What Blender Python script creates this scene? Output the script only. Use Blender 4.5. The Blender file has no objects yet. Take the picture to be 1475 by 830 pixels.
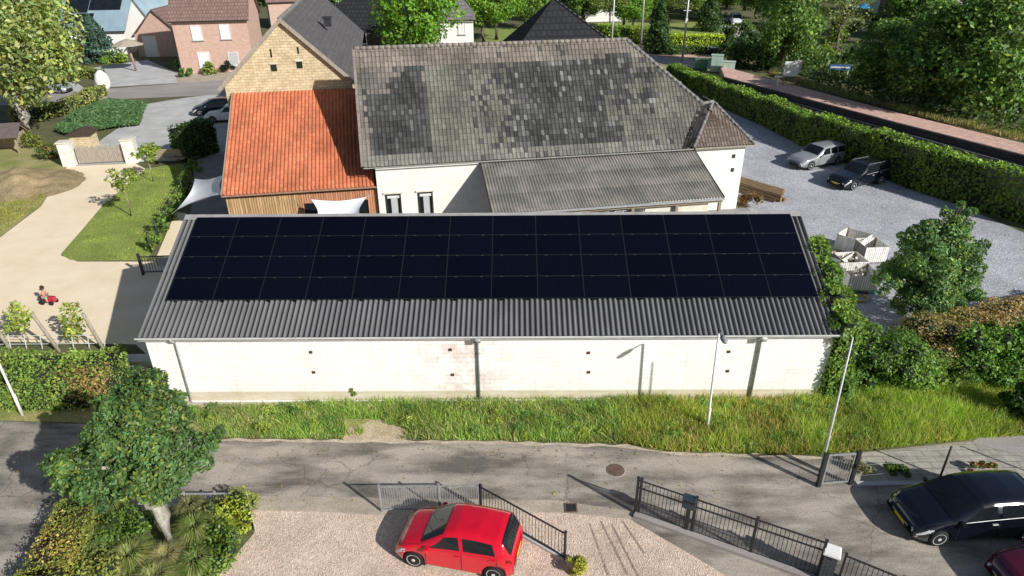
import bpy, math, random
import numpy as np
from mathutils import Vector, Matrix

R = math.radians
scene = bpy.context.scene
COL = scene.collection
rnd = random.Random(7)
rng = np.random.default_rng(11)

# ------------------------------------------------------------------ helpers
def S(r, g, b):
    f = lambda c: (c/255/12.92 if c/255 <= .04045 else ((c/255+.055)/1.055)**2.4)
    return (f(r), f(g), f(b))

class MB:
    """collects shapes, then links them as ONE mesh object"""
    def __init__(s): s.v = []; s.f = []; s.m = []; s.c = []; s.cm = 0
    def add(s, verts, faces):
        o = len(s.v); s.v += [tuple(p) for p in verts]
        for f in faces: s.f.append(tuple(i+o for i in f)); s.m.append(s.cm)
        return s
    def box(s, x0, y0, z0, x1, y1, z1, M=None):
        p = [(x0,y0,z0),(x1,y0,z0),(x1,y1,z0),(x0,y1,z0),(x0,y0,z1),(x1,y0,z1),(x1,y1,z1),(x0,y1,z1)]
        if M is not None: p = [tuple(M @ Vector(q)) for q in p]
        return s.add(p, [(0,3,2,1),(4,5,6,7),(0,1,5,4),(1,2,6,5),(2,3,7,6),(3,0,4,7)])
    def cbox(s, c, d, rz=0, rx=0, ry=0):
        M = Matrix.Translation(c) @ Matrix.Rotation(rz,4,'Z') @ Matrix.Rotation(ry,4,'Y') @ Matrix.Rotation(rx,4,'X')
        return s.box(-d[0]/2,-d[1]/2,-d[2]/2,d[0]/2,d[1]/2,d[2]/2,M)
    def tube(s, pts, rad, n=8, caps=True):
        pts = [Vector(p) for p in pts]
        if not hasattr(rad, '__len__'): rad = [rad]*len(pts)
        rings = []
        for i, p in enumerate(pts):
            d = (pts[min(i+1,len(pts)-1)]-pts[max(i-1,0)]).normalized()
            a = d.cross(Vector((0,0,1)))
            if a.length < .05: a = d.cross(Vector((0,1,0)))
            a.normalize(); b = d.cross(a)
            rings.append([p+(a*math.cos(2*math.pi*k/n)+b*math.sin(2*math.pi*k/n))*rad[i] for k in range(n)])
        V = [q for r in rings for q in r]; F = []
        for i in range(len(pts)-1):
            for k in range(n):
                k2 = (k+1) % n
                F.append((i*n+k, (i+1)*n+k, (i+1)*n+k2, i*n+k2))
        if caps: F.append(tuple(range(n))); F.append(tuple((len(pts)-1)*n+k for k in reversed(range(n))))
        return s.add(V, F)
    def beam(s, p0, p1, w, h):
        p0, p1 = Vector(p0), Vector(p1); d = p1-p0
        x = d.normalized(); y = Vector((0,0,1)).cross(x)
        if y.length < .05: y = Vector((0,1,0))
        y.normalize(); z = x.cross(y)
        M = Matrix((( x.x,y.x,z.x,0),(x.y,y.y,z.y,0),(x.z,y.z,z.z,0),(0,0,0,1)))
        return s.box(0,-w/2,-h/2,d.length,w/2,h/2, Matrix.Translation(p0) @ M)
    def prism(s, pts, z0, z1):
        n = len(pts)
        return s.add([(x,y,z0) for x,y in pts]+[(x,y,z1) for x,y in pts],
            [tuple(reversed(range(n))), tuple(range(n,2*n))]+[(i,(i+1)%n,n+(i+1)%n,n+i) for i in range(n)])
    def extr(s, pts, d):
        """polygon of 3-D points pushed along d"""
        n = len(pts); d = Vector(d)
        return s.add([tuple(p) for p in pts]+[tuple(Vector(p)+d) for p in pts],
            [tuple(reversed(range(n))), tuple(range(n,2*n))]+[(i,(i+1)%n,n+(i+1)%n,n+i) for i in range(n)])
    def lathe(s, prof, c=(0,0,0), n=16, M=None):
        V = []; F = []
        for r, z in prof:
            for k in range(n):
                a = 2*math.pi*k/n; p = Vector((c[0]+r*math.cos(a), c[1]+r*math.sin(a), c[2]+z))
                V.append(M @ p if M is not None else p)
        for i in range(len(prof)-1):
            for k in range(n):
                k2 = (k+1) % n
                F.append((i*n+k, i*n+k2, (i+1)*n+k2, (i+1)*n+k))
        F.append(tuple(reversed(range(n)))); F.append(tuple((len(prof)-1)*n+k for k in range(n)))
        return s.add(V, F)
    def grid(s, fn, nu, nv):
        V = [fn(i/(nu-1), j/(nv-1)) for j in range(nv) for i in range(nu)]
        return s.add(V, [(j*nu+i, j*nu+i+1, (j+1)*nu+i+1, (j+1)*nu+i) for j in range(nv-1) for i in range(nu-1)])
    def build(s, name, mats, parent=None, smooth=False, bevel=0, loc=None, cols=None, subsurf=0):
        me = bpy.data.meshes.new(name); me.from_pydata(s.v, [], s.f)
        if not isinstance(mats, (list, tuple)): mats = [mats]
        for m in mats: me.materials.append(m)
        if len(mats) > 1: me.polygons.foreach_set('material_index', s.m)
        if smooth: me.polygons.foreach_set('use_smooth', [True]*len(s.f))
        if cols is not None:
            at = me.attributes.new('col', 'FLOAT_COLOR', 'POINT')
            a = np.ones((len(s.v), 4), np.float32); a[:, :3] = np.asarray(cols, np.float32)
            at.data.foreach_set('color', a.ravel())
        me.update()
        o = bpy.data.objects.new(name, me); COL.objects.link(o)
        if parent is not None: o.parent = parent
        if loc is not None: o.location = loc
        if bevel:
            b = o.modifiers.new('bevel', 'BEVEL'); b.width = bevel; b.segments = 2; b.limit_method = 'ANGLE'
        if subsurf:
            b = o.modifiers.new('sub', 'SUBSURF'); b.levels = subsurf; b.render_levels = subsurf
        return o

def tag(o, label=None, cat=None, group=None, kind=None):
    if label: o['label'] = label
    if cat: o['category'] = cat
    if group: o['group'] = group
    if kind: o['kind'] = kind
    return o
def thing(name, label, cat, loc=(0,0,0), rz=0, group=None):
    o = bpy.data.objects.new(name, None); COL.objects.link(o)
    o.empty_display_size = .2
    if len(loc) == 2: loc = (loc[0], loc[1], 0)
    o.location = loc; o.rotation_euler = (0,0,rz)
    return tag(o, label, cat, group)
def copy_tree(o, parent=None):
    c = o.copy(); COL.objects.link(c)
    if parent is not None: c.parent = parent
    for ch in [x for x in bpy.data.objects if x.parent == o]: copy_tree(ch, c)
    return c
def dup(o, label, loc=None, rz=None, scale=None, group=None):
    c = copy_tree(o)
    c['label'] = label
    if loc is not None: c.location = loc if len(loc) == 3 else (loc[0], loc[1], 0)
    if rz is not None: c.rotation_euler = (0,0,rz)
    if scale is not None: c.scale = scale if hasattr(scale,'__len__') else (scale,)*3
    if group: c['group'] = group
    return c

# ------------------------------------------------------------------ materials
def nodes(name):
    m = bpy.data.materials.new(name); m.use_nodes = True
    return m, m.node_tree.nodes, m.node_tree.links, m.node_tree.nodes['Principled BSDF']
def coords(N, L, scale=(1,1,1), kind='Object'):
    tc = N.new('ShaderNodeTexCoord'); mp = N.new('ShaderNodeMapping'); mp.inputs['Scale'].default_value = scale
    L.new(tc.outputs[kind], mp.inputs['Vector']); return mp.outputs['Vector']
def noise(N, L, vec, scale, detail=4, rough=.6):
    n = N.new('ShaderNodeTexNoise'); n.inputs['Scale'].default_value = scale; n.inputs['Detail'].default_value = detail
    n.inputs['Roughness'].default_value = rough; L.new(vec, n.inputs['Vector']); return n.outputs['Fac']
def ramp(N, L, fac, stops):
    r = N.new('ShaderNodeValToRGB'); L.new(fac, r.inputs['Fac']); e = r.color_ramp.elements
    while len(e) < len(stops): e.new(.5)
    for k, (p, c) in enumerate(stops):
        e[k].position = p; e[k].color = (*c, 1) if hasattr(c, '__len__') else (c, c, c, 1)
    return r.outputs['Color']
def mixc(N, L, fac, a, b, mode='MIX'):
    x = N.new('ShaderNodeMix'); x.data_type = 'RGBA'; x.blend_type = mode
    ins = [i for i in x.inputs if i.type == 'RGBA']; fi = [i for i in x.inputs if i.type == 'VALUE'][0]
    def put(sock, val):
        if isinstance(val, bpy.types.NodeSocket): L.new(val, sock)
        elif hasattr(val, '__len__'): sock.default_value = (*val[:3], 1)
        else: sock.default_value = val
    put(fi, fac); put(ins[0], a); put(ins[1], b)
    return [o for o in x.outputs if o.type == 'RGBA'][0]
def bump(N, L, P, h, strength=.3, dist=.02):
    b = N.new('ShaderNodeBump'); b.inputs['Strength'].default_value = strength; b.inputs['Distance'].default_value = dist
    L.new(h, b.inputs['Height']); L.new(b.outputs['Normal'], P.inputs['Normal'])

def pm(name, c1, c2=None, rough=.8, scale=3, detail=5, stretch=(1,1,1), fine=None, fine_amt=.35, bmp=0, bscale=40, metal=0, spec=None, lo=.35, hi=.65):
    """two tones mixed by noise, plus a finer grain and an optional bump"""
    m, N, L, P = nodes(name)
    v = coords(N, L, stretch)
    c2 = c2 or tuple(x*.75 for x in c1)
    col = ramp(N, L, noise(N, L, v, scale, detail), [(lo, c2), (hi, c1)])
    if fine:
        v2 = coords(N, L)
        f = ramp(N, L, noise(N, L, v2, fine, 3, .7), [(.3, 1-fine_amt), (.7, 1+fine_amt)])
        col = mixc(N, L, 1.0, col, f, 'MULTIPLY')
    L.new(col, P.inputs['Base Color'])
    P.inputs['Roughness'].default_value = rough; P.inputs['Metallic'].default_value = metal
    if spec is not None: P.inputs['Specular IOR Level'].default_value = spec
    if bmp: bump(N, L, P, noise(N, L, coords(N, L), bscale, 3), bmp)
    return m
def brickmat(name, c1, c2, cm, w=.3, h=.1, mort=.012, rough=.85, noise_amt=.25, plane='XZ', bmp=.4):
    m, N, L, P = nodes(name)
    tc = N.new('ShaderNodeTexCoord'); sx = N.new('ShaderNodeSeparateXYZ'); cx = N.new('ShaderNodeCombineXYZ')
    L.new(tc.outputs['Object'], sx.inputs[0])
    if plane == 'XZ':
        ad = N.new('ShaderNodeMath'); L.new(sx.outputs['X'], ad.inputs[0]); L.new(sx.outputs['Y'], ad.inputs[1])
        L.new(ad.outputs[0], cx.inputs['X']); L.new(sx.outputs['Z'], cx.inputs['Y'])
    else:
        L.new(sx.outputs['X'], cx.inputs['X']); L.new(sx.outputs['Y'], cx.inputs['Y'])
    b = N.new('ShaderNodeTexBrick'); L.new(cx.outputs[0], b.inputs['Vector'])
    b.inputs['Scale'].default_value = 1; b.inputs['Brick Width'].default_value = w; b.inputs['Row Height'].default_value = h
    b.inputs['Mortar Size'].default_value = mort; b.inputs['Mortar Smooth'].default_value = .2
    b.inputs['Color1'].default_value = (*c1,1); b.inputs['Color2'].default_value = (*c2,1); b.inputs['Mortar'].default_value = (*cm,1)
    f = ramp(N, L, noise(N, L, coords(N, L), 2.5, 6), [(.3, 1-noise_amt), (.7, 1+noise_amt)])
    L.new(mixc(N, L, 1.0, b.outputs['Color'], f, 'MULTIPLY'), P.inputs['Base Color'])
    P.inputs['Roughness'].default_value = rough
    if bmp:
        inv = N.new('ShaderNodeMath'); inv.operation = 'SUBTRACT'; inv.inputs[0].default_value = 1
        L.new(b.outputs['Fac'], inv.inputs[1]); bump(N, L, P, inv.outputs[0], bmp, .01)
    return m
def colmat(name, rough=.8, grain=30, amt=.2, trans=0, spec=.3, big=.8, big_amt=.15, gain=None):
    """colour from the mesh's own 'col' attribute; leaves also let light through"""
    m, N, L, P = nodes(name)
    a = N.new('ShaderNodeAttribute'); a.attribute_name = 'col'
    f = ramp(N, L, noise(N, L, coords(N, L), grain, 3), [(.3, 1-amt), (.7, 1+amt)])
    g = ramp(N, L, noise(N, L, coords(N, L), big, 4), [(.3, 1-big_amt), (.7, 1+big_amt)])
    c = mixc(N, L, 1.0, mixc(N, L, 1.0, a.outputs['Color'], f, 'MULTIPLY'), g, 'MULTIPLY')
    if gain: c = mixc(N, L, 1.0, c, gain, 'MULTIPLY')
    L.new(c, P.inputs['Base Color']); P.inputs['Roughness'].default_value = rough
    P.inputs['Specular IOR Level'].default_value = spec
    if trans:
        t = N.new('ShaderNodeBsdfTranslucent'); ms = N.new('ShaderNodeMixShader'); ms.inputs[0].default_value = trans
        tc = mixc(N, L, 1.0, c, (1.3, 1.35, .6), 'MULTIPLY'); L.new(tc, t.inputs['Color'])
        out = N['Material Output']; L.new(P.outputs[0], ms.inputs[1]); L.new(t.outputs[0], ms.inputs[2]); L.new(ms.outputs[0], out.inputs['Surface'])
    return m
def paint(name, c, rough=.25, coat=.6, metal=0):
    m, N, L, P = nodes(name)
    f = ramp(N, L, noise(N, L, coords(N, L), 3, 5), [(.3, .9), (.7, 1.06)])
    L.new(mixc(N, L, 1.0, c, f, 'MULTIPLY'), P.inputs['Base Color'])
    P.inputs['Roughness'].default_value = rough; P.inputs['Metallic'].default_value = metal
    P.inputs['Coat Weight'].default_value = coat; P.inputs['Coat Roughness'].default_value = .06
    return m
def glassmat(name, c=(.012,.016,.02), rough=.06):
    m, N, L, P = nodes(name)
    f = ramp(N, L, noise(N, L, coords(N, L), 1.5, 3), [(.3, .7), (.7, 1.3)])
    L.new(mixc(N, L, 1.0, c, f, 'MULTIPLY'), P.inputs['Base Color'])
    P.inputs['Roughness'].default_value = rough; P.inputs['IOR'].default_value = 1.5
    return m

LEAF = colmat('leaf', .5, 6, .12, .28, .4, .5, .18, (1.12,1.26,1.05))
GRASS = colmat('grass_blade', .7, 6, .15, .3, .2, .35, .25, (1.06,1.08,1.15))
TILE = colmat('roof_tile', .85, 14, .28, 0, .2, .7, .14)
M = dict(
 bark = pm('bark', (.16,.13,.10), (.07,.055,.045), .95, 8, 5, (1,1,.25), 30, .3, .5, 25),
 pale_bark = pm('pale_bark', (.50,.47,.41), (.24,.22,.18), .9, 5, 6, (1,1,.35), 25, .3, .5, 18),
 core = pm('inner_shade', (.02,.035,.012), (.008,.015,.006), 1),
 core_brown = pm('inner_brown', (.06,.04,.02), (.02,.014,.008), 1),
 white_wall = pm('white_wall', (.93,.92,.88), (.85,.83,.78), .9, 1.2, 6, (1,1,.6), 20, .05, .15, 30),
 cream_wall = pm('cream_wall', (.80,.77,.66), (.66,.62,.50), .9, 1.5, 6, (1,1,1), 14, .08, .2, 20),
 dark_metal = pm('dark_metal', (.035,.037,.04), (.022,.022,.025), .5, 6),
 grey_metal = pm('grey_metal', (.34,.35,.36), (.24,.24,.25), .5, 6),
 galv = pm('galvanised', (.55,.56,.56), (.42,.43,.43), .45, 6, metal=.3),
 white_metal = pm('white_metal', (.8,.8,.79), (.66,.66,.64), .5, 3),
 black = pm('black_rubber', (.012,.012,.013), (.008,.008,.008), .8, 8),
 chrome = pm('bright_alloy', (.80,.81,.82), (.66,.66,.67), .35, 9, metal=.15),
 glass = glassmat('car_glass'),
 lamp_glass = pm('lamp_glass', (.75,.77,.8), (.5,.52,.55), .15, 10),
 red_glass = pm('red_lamp', (.35,.01,.01), (.2,.005,.005), .2, 10),
 wood = pm('weathered_wood', (.42,.34,.24), (.26,.2,.13), .85, 4, 5, (6,6,.6), 40, .2, .3, 30),
 grey_wood = pm('grey_wood', (.45,.40,.33), (.27,.23,.18), .9, 4, 5, (6,6,.6), 40, .2, .3, 30),
 dark_wood = pm('dark_wood', (.09,.065,.045), (.045,.03,.02), .9, 4, 5, (6,6,.6), 40, .2, .3, 30),
)

# ------------------------------------------------------------------ foliage
def quads_mesh(name, V, cols, mat, parent=None, loc=None, n=4, base=None, base_mat=None):
    """N leaves of n corners; V (N,n,3); optional solid base MB drawn with its own material"""
    if base is not None and not base.v: base = None
    N_ = len(V); V = np.asarray(V, np.float32).reshape(-1, 3)
    C_ = np.repeat(np.asarray(cols, np.float32), n, axis=0)
    me = bpy.data.meshes.new(name); nb = 0; bf = []
    if base is not None:
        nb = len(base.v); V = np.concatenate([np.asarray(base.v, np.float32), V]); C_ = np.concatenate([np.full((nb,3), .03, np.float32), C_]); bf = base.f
    me.vertices.add(len(V)); me.vertices.foreach_set('co', V.ravel())
    li = [i for f in bf for i in f]; ls = []; lt = []; k = 0
    for f in bf: ls.append(k); lt.append(len(f)); k += len(f)
    loops = np.concatenate([np.asarray(li, np.int32), np.arange(nb, nb+N_*n, dtype=np.int32)])
    me.loops.add(len(loops)); me.loops.foreach_set('vertex_index', loops)
    starts = np.concatenate([np.asarray(ls, np.int32), k+np.arange(N_, dtype=np.int32)*n])
    me.polygons.add(len(starts)); me.polygons.foreach_set('loop_start', starts)
    me.materials.append(mat)
    if base is not None:
        me.materials.append(base_mat); mi = np.zeros(len(starts), np.int32); mi[:len(bf)] = 1
        me.polygons.foreach_set('material_index', mi)
    at = me.attributes.new('col', 'FLOAT_COLOR', 'POINT')
    a = np.ones((len(V), 4), np.float32); a[:, :3] = C_; at.data.foreach_set('color', a.ravel())
    me.update(calc_edges=True); me.validate()
    o = bpy.data.objects.new(name, me); COL.objects.link(o)
    if parent is not None: o.parent = parent
    if loc is not None: o.location = loc
    return o
def unit(a): return a/np.maximum(np.linalg.norm(a, axis=1, keepdims=True), 1e-6)
def leaf_quads(P, Nn, size, aspect=.55, tilt=.7):
    n = len(P); nv = unit(Nn+rng.normal(0, tilt, (n,3)))
    t = unit(np.cross(nv, rng.normal(0, 1, (n,3)))); b = np.cross(nv, t)
    s = (size*(.5+1.05*rng.random(n)**1.3))[:, None]
    return np.stack([P-t*s*.5, P+b*s*aspect*.5-nv*s*.08, P+t*s*.5, P-b*s*aspect*.5-nv*s*.08], 1)
def tint(base, n, var=.25, hue=.12):
    b = np.asarray(base, np.float32)
    k = (1-var+2*var*rng.random((n,1)))
    h = rng.normal(0, hue, (n,1))
    c = b[None]*k*np.concatenate([1+h, 1+.2*h, 1-.6*h], 1)
    return np.clip(c, .002, 1)
def blob_points(blobs, n, up=.25):
    c = np.array([b[:3] for b in blobs]); r = np.array([b[3] for b in blobs])
    w = r**2; idx = rng.choice(len(r), n, p=w/w.sum())
    d = unit(rng.normal(0, 1, (n,3))+np.array([0,0,up]))
    rr = r[idx]*(.55+.5*np.sqrt(rng.random(n)))
    return c[idx]+d*rr[:,None]*np.array([1,1,.85]), d, idx
def crown_blobs(cx, cy, cz, rx, ry, rz, k, br, shape='round'):
    out = []
    for i in range(k):
        while True:
            u = rng.uniform(-1, 1, 3)
            if np.linalg.norm(u) < 1: break
        u = u/np.linalg.norm(u)*np.linalg.norm(u)**.45
        f = 1.0
        if shape == 'cone': f = .28+.72*(1-(u[2]+1)/2)
        if shape == 'egg': f = .55+.45*(1-(u[2]+1)/2)**.7
        out.append((cx+u[0]*rx*f*.8, cy+u[1]*ry*f*.8, cz+u[2]*rz*.85, br*(.65+.6*rng.random())))
    return out
def make_tree(name, label, loc, height, radius, trunk_h, base, leaf=.3, n=5000, k=26, shape='egg', trunk_r=.16, bark='bark', group=None, cat='tree', accent=None, br=None, rz=0, up=.25, lobes=None):
    t = thing(name, label, cat, loc, rz, group)
    ch = height-trunk_h; cz = trunk_h+ch/2
    br = br or radius*.36
    if lobes:
        bl = []
        for (x, y, z, r) in lobes:
            bl.append((x, y, z, r*.62))
            for _ in range(max(3, int(r*9))):
                d_ = rng.normal(0, 1, 3); d_ /= np.linalg.norm(d_)
                bl.append((x+d_[0]*r*.72, y+d_[1]*r*.72, z+d_[2]*r*.66, r*rng.uniform(.2,.42)))
        cz = sum(l[2] for l in lobes)/len(lobes)
    else: bl = crown_blobs(0, 0, cz, radius, radius, ch/2, k, br, shape)
    mb = MB()
    mb.tube([(0,0,-.05),(.02*height,.01*height,trunk_h*.6),(.01,0,trunk_h+ch*.25),(0,.02,trunk_h+ch*.7)], [trunk_r*1.15, trunk_r, trunk_r*.7, trunk_r*.2], 9)
    for b in bl[::2]:
        z0 = trunk_h*.97+rng.random()*ch*.3
        mb.tube([(0,0,z0), (b[0]*.5, b[1]*.5, z0+(b[2]-z0)*.65), (b[0], b[1], b[2])], [trunk_r*.42, trunk_r*.26, trunk_r*.08], 5)
    mb.build('trunk', M[bark], t, True)
    P, d, idx = blob_points(bl, n, up)
    Nn = unit(d+unit(P-np.array([0,0,cz]))*.6+np.array([0,0,.35]))
    cm = np.array([.70+.6*rng.random() for _ in bl])[idx][:,None]
    cols = tint(base, n, .36, .17)*cm
    if accent is not None:
        ac = rng.random(n) < .12*(1+np.sin(P[:,0]*3)); cols[ac] = tint(accent, int(ac.sum()), .3, .1)
    quads_mesh('crown', leaf_quads(P, Nn, leaf), cols, LEAF, t)
    return t
def hedge_mesh(name, pts, width, height, base, label, cat='hedge', leaf=.12, dens=140, wob=.18, accent=None, acc_amt=.15, core='core', group=None, top=1.35, hfun=None):
    """leafy wall along a line (the first point is the object's origin)"""
    o0 = Vector((pts[0][0], pts[0][1], 0)); Q = [Vector((p[0]-o0.x, p[1]-o0.y, 0)) for p in pts]
    mb = MB(); Pl = []; Nl = []; Cl = []
    for a, b in zip(Q[:-1], Q[1:]):
        d = (b-a); Ln = d.length; d.normalize(); nn = Vector((-d.y, d.x, 0)); ang = math.atan2(d.y, d.x)
        hs = hfun((a+b)/2) if hfun else height
        Mx = Matrix.Translation(a) @ Matrix.Rotation(ang,4,'Z')
        m_ = .12 if width > .6 else .05
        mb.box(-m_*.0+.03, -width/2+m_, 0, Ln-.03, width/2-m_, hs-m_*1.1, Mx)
        for (area, kind) in ((Ln*hs,'l'),(Ln*hs,'r'),(Ln*width,'t'),(width*hs,'e0'),(width*hs,'e1')):
            n = int(area*dens)
            if n < 1: continue
            u = rng.random(n); v = rng.random(n); off = -rng.random(n)*.14+.05
            if kind in 'lr':
                s = 1 if kind == 'l' else -1
                p = np.stack([u*Ln, np.full(n, s*width/2)+s*off*1.2, v*hs], 1); nr = np.tile([0,s,.25],(n,1))
            elif kind == 't':
                p = np.stack([u*Ln, (v-.5)*width, hs+off*1.6], 1); nr = np.tile([0,0,1.],(n,1))
            else:
                s = -1 if kind == 'e0' else 1
                p = np.stack([np.full(n, 0 if s<0 else Ln)+s*off, (u-.5)*width, v*hs], 1); nr = np.tile([s,0,.25],(n,1))
            w = wob*(np.sin(p[:,0]*1.7+p[:,2]*2.1)+np.sin(p[:,0]*.6+1.3)+np.sin(p[:,1]*2.3+p[:,0]*3.1)*.6)/2.2
            p = p+nr*w[:,None]*(.3+.7*(p[:,2:3]/max(hs,.1)))
            c, s_ = math.cos(ang), math.sin(ang)
            Rm = np.array([[c,-s_,0],[s_,c,0],[0,0,1]])
            Cl.append(np.full(n, top if kind == 't' else 1.0))  # sunlit top put into the leaf colour: top leaves multiplied brighter
            Pl.append(p@Rm.T+np.array([a.x,a.y,0])); Nl.append(nr@Rm.T)
    P = np.concatenate(Pl); Nn = np.concatenate(Nl); Cv = np.concatenate(Cl)
    thin = np.sin(P[:,0]*2.3+P[:,2]*3.1+np.sin(P[:,1]*2.9)*1.5)+np.sin(P[:,1]*1.9-P[:,2]*2.2+P[:,0]*.7)
    keep = ~((thin > .75) & (rng.random(len(P)) < .62)); P = P[keep]; Nn = Nn[keep]; Cv = Cv[keep]; n = len(P)
    P[:,2] = np.maximum(P[:,2], .02)
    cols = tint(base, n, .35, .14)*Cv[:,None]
    if accent is not None:
        q = np.sin(P[:,0]*.9+2)+np.sin(P[:,1]*1.7+P[:,0]*.5)+rng.normal(0,.7,n)
        ac = q > 2-acc_amt*8; cols[ac] = tint(accent, int(ac.sum()), .35, .12)
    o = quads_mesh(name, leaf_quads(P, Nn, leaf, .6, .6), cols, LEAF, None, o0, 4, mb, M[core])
    return tag(o, label, cat, group)
def make_bush(name, label, loc, rx, ry, h, base, leaf=.12, n=1500, k=10, cat='bush', group=None, accent=None, z0=0):
    bl = crown_blobs(0, 0, h*.5, rx, ry, h*.5, k, min(rx, ry, h)*.45)
    P, d, idx = blob_points(bl, n, .3); P[:,2] = np.maximum(P[:,2], .03)
    cm = np.array([.8+.4*rng.random() for _ in bl])[idx][:,None]
    cols = tint(base, n, .3, .12)*cm
    if accent is not None:
        ac = rng.random(n) < .25; cols[ac] = tint(accent, int(ac.sum()), .3, .1)
    mb = MB()
    for b in bl:
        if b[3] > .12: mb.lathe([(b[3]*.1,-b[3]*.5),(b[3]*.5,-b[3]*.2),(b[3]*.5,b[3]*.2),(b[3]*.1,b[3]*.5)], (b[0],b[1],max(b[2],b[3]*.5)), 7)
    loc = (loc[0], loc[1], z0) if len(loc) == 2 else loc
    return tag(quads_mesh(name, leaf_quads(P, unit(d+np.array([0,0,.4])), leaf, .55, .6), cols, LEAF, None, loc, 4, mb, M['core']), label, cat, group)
def inside(poly, x, y):
    r = np.zeros(len(x), bool); n = len(poly)
    for i in range(n):
        x0, y0 = poly[i]; x1, y1 = poly[(i+1)%n]
        c = ((y0 > y) != (y1 > y)) & (x < (x1-x0)*(y-y0)/((y1-y0) or 1e-9)+x0)
        r ^= c
    return r
def scatter(poly, n):
    xs = [p[0] for p in poly]; ys = [p[1] for p in poly]; X = np.zeros(0); Y = np.zeros(0)
    while len(X) < n:
        x = rng.uniform(min(xs), max(xs), n); y = rng.uniform(min(ys), max(ys), n); k = inside(poly, x, y)
        X = np.concatenate([X, x[k]]); Y = np.concatenate([Y, y[k]])
    return X[:n], Y[:n]
def grass_field(name, poly, n, h, base, dry=None, dry_amt=.3, w=.03, lean=.5, hfun=None, cfun=None):
    X, Y = scatter(poly, n)
    hh = h*(.45+.8*rng.random(n))
    patch = .5+.5*np.sin(X*1.3+np.sin(Y*2.1)*1.5)*np.sin(Y*1.9+X*.7+1)
    hh *= .7+.6*patch
    if hfun is not None: hh *= hfun(X, Y)
    a = rng.random(n)*2*np.pi; l = lean*hh*rng.random(n)
    tip = np.stack([X+np.cos(a)*l, Y+np.sin(a)*l, hh], 1)
    b = rng.random(n)*np.pi; ww = w*(.6+.8*rng.random(n))
    p0 = np.stack([X-np.cos(b)*ww, Y-np.sin(b)*ww, np.zeros(n)], 1); p1 = np.stack([X+np.cos(b)*ww, Y+np.sin(b)*ww, np.zeros(n)], 1)
    cols = tint(base, n, .35, .14)*(.75+.5*patch)[:,None]
    if dry is not None:
        k = rng.random(n) < dry_amt*(.3+1.4*(1-patch)); cols[k] = tint(dry, int(k.sum()), .3, .08)
    if cfun is not None: cols = cfun(X, Y, cols)
    o = quads_mesh(name, np.stack([p0, p1, tip], 1), cols, GRASS, None, None, 3)
    return tag(o, kind='stuff')

# ------------------------------------------------------------------ ground and paving
def sheet(name, pts, z, mat, label, kind='structure'):
    mb = MB(); mb.add([(x, y, z) for x, y in pts], [tuple(range(len(pts)))])
    o = mb.build(name, mat); 
    if sum(pts[i][0]*pts[(i+1)%len(pts)][1]-pts[(i+1)%len(pts)][0]*pts[i][1] for i in range(len(pts))) < 0:
        o.data.flip_normals()
    return tag(o, label, None, None, kind)

m_soil = pm('soil', (.16,.15,.07), (.09,.10,.035), .95, .35, 6, (1,1,1), 6, .4, .4, 12)
m_road = pm('worn_asphalt', (.46,.405,.34), (.15,.132,.112), .92, .9, 12, (.4,1.2,1), 24, .34, .35, 45, lo=.36, hi=.6)
def cracks(m):
    N, L = m.node_tree.nodes, m.node_tree.links; P = N['Principled BSDF']; src = P.inputs['Base Color'].links[0].from_socket
    v = coords(N, L); nz = N.new('ShaderNodeTexNoise'); nz.inputs['Scale'].default_value = 1.3; nz.inputs['Detail'].default_value = 4; L.new(v, nz.inputs['Vector'])
    ad = N.new('ShaderNodeVectorMath'); ad.operation = 'MULTIPLY_ADD'; L.new(nz.outputs['Color'], ad.inputs[0]); ad.inputs[1].default_value = (.9,.9,0); L.new(v, ad.inputs[2])
    vo = N.new('ShaderNodeTexVoronoi'); vo.feature = 'DISTANCE_TO_EDGE'; vo.inputs['Scale'].default_value = .42; L.new(ad.outputs[0], vo.inputs['Vector'])
    e = ramp(N, L, vo.outputs['Distance'], [(.004, .66), (.012, 1)])
    g = ramp(N, L, noise(N, L, coords(N, L), .35, 3), [(.42, 0), (.55, 1)])
    c = mixc(N, L, g, src, mixc(N, L, 1.0, src, e, 'MULTIPLY'))
    # scattered grit and stains
    st = ramp(N, L, noise(N, L, coords(N, L), 9, 4, .75), [(.30, .62), (.42, 1)])
    L.new(mixc(N, L, 1.0, c, st, 'MULTIPLY'), P.inputs['Base Color'])
cracks(m_road)
def gravelmat(name, c1, c2, c3, size=14, rough=.95, b=.8, big=.5, stretch=(1,1,1)):
    m, N, L, P = nodes(name)
    v = coords(N, L)
    vo = N.new('ShaderNodeTexVoronoi'); vo.inputs['Scale'].default_value = size; L.new(v, vo.inputs['Vector'])
    sx = N.new('ShaderNodeSeparateColor'); L.new(vo.outputs['Color'], sx.inputs[0])
    c = ramp(N, L, sx.outputs[0], [(.0, c2), (.45, c1), (.8, c1), (1, c3)])
    f = ramp(N, L, noise(N, L, coords(N, L, stretch), big, 7, .65), [(.3, .74), (.7, 1.18)])
    f2 = ramp(N, L, noise(N, L, coords(N, L), 5, 6, .75), [(.3, .8), (.7, 1.16)])
    L.new(mixc(N, L, 1.0, mixc(N, L, 1.0, c, f, 'MULTIPLY'), f2, 'MULTIPLY'), P.inputs['Base Color'])
    P.inputs['Roughness'].default_value = rough
    bump(N, L, P, vo.outputs['Distance'], b, .03)
    return m
m_gravel = gravelmat('pink_gravel', (.84,.645,.51), (.57,.41,.32), (.96,.84,.72), 32, big=.45)
m_yard = gravelmat('grey_gravel', (.48,.49,.525), (.31,.32,.355), (.68,.69,.70), 15, b=.6, big=.35)
m_sand = pm('pale_sand', (.98,.83,.61), (.89,.72,.49), .95, .5, 7, (1,1,1), 18, .12, .3, 25)
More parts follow.
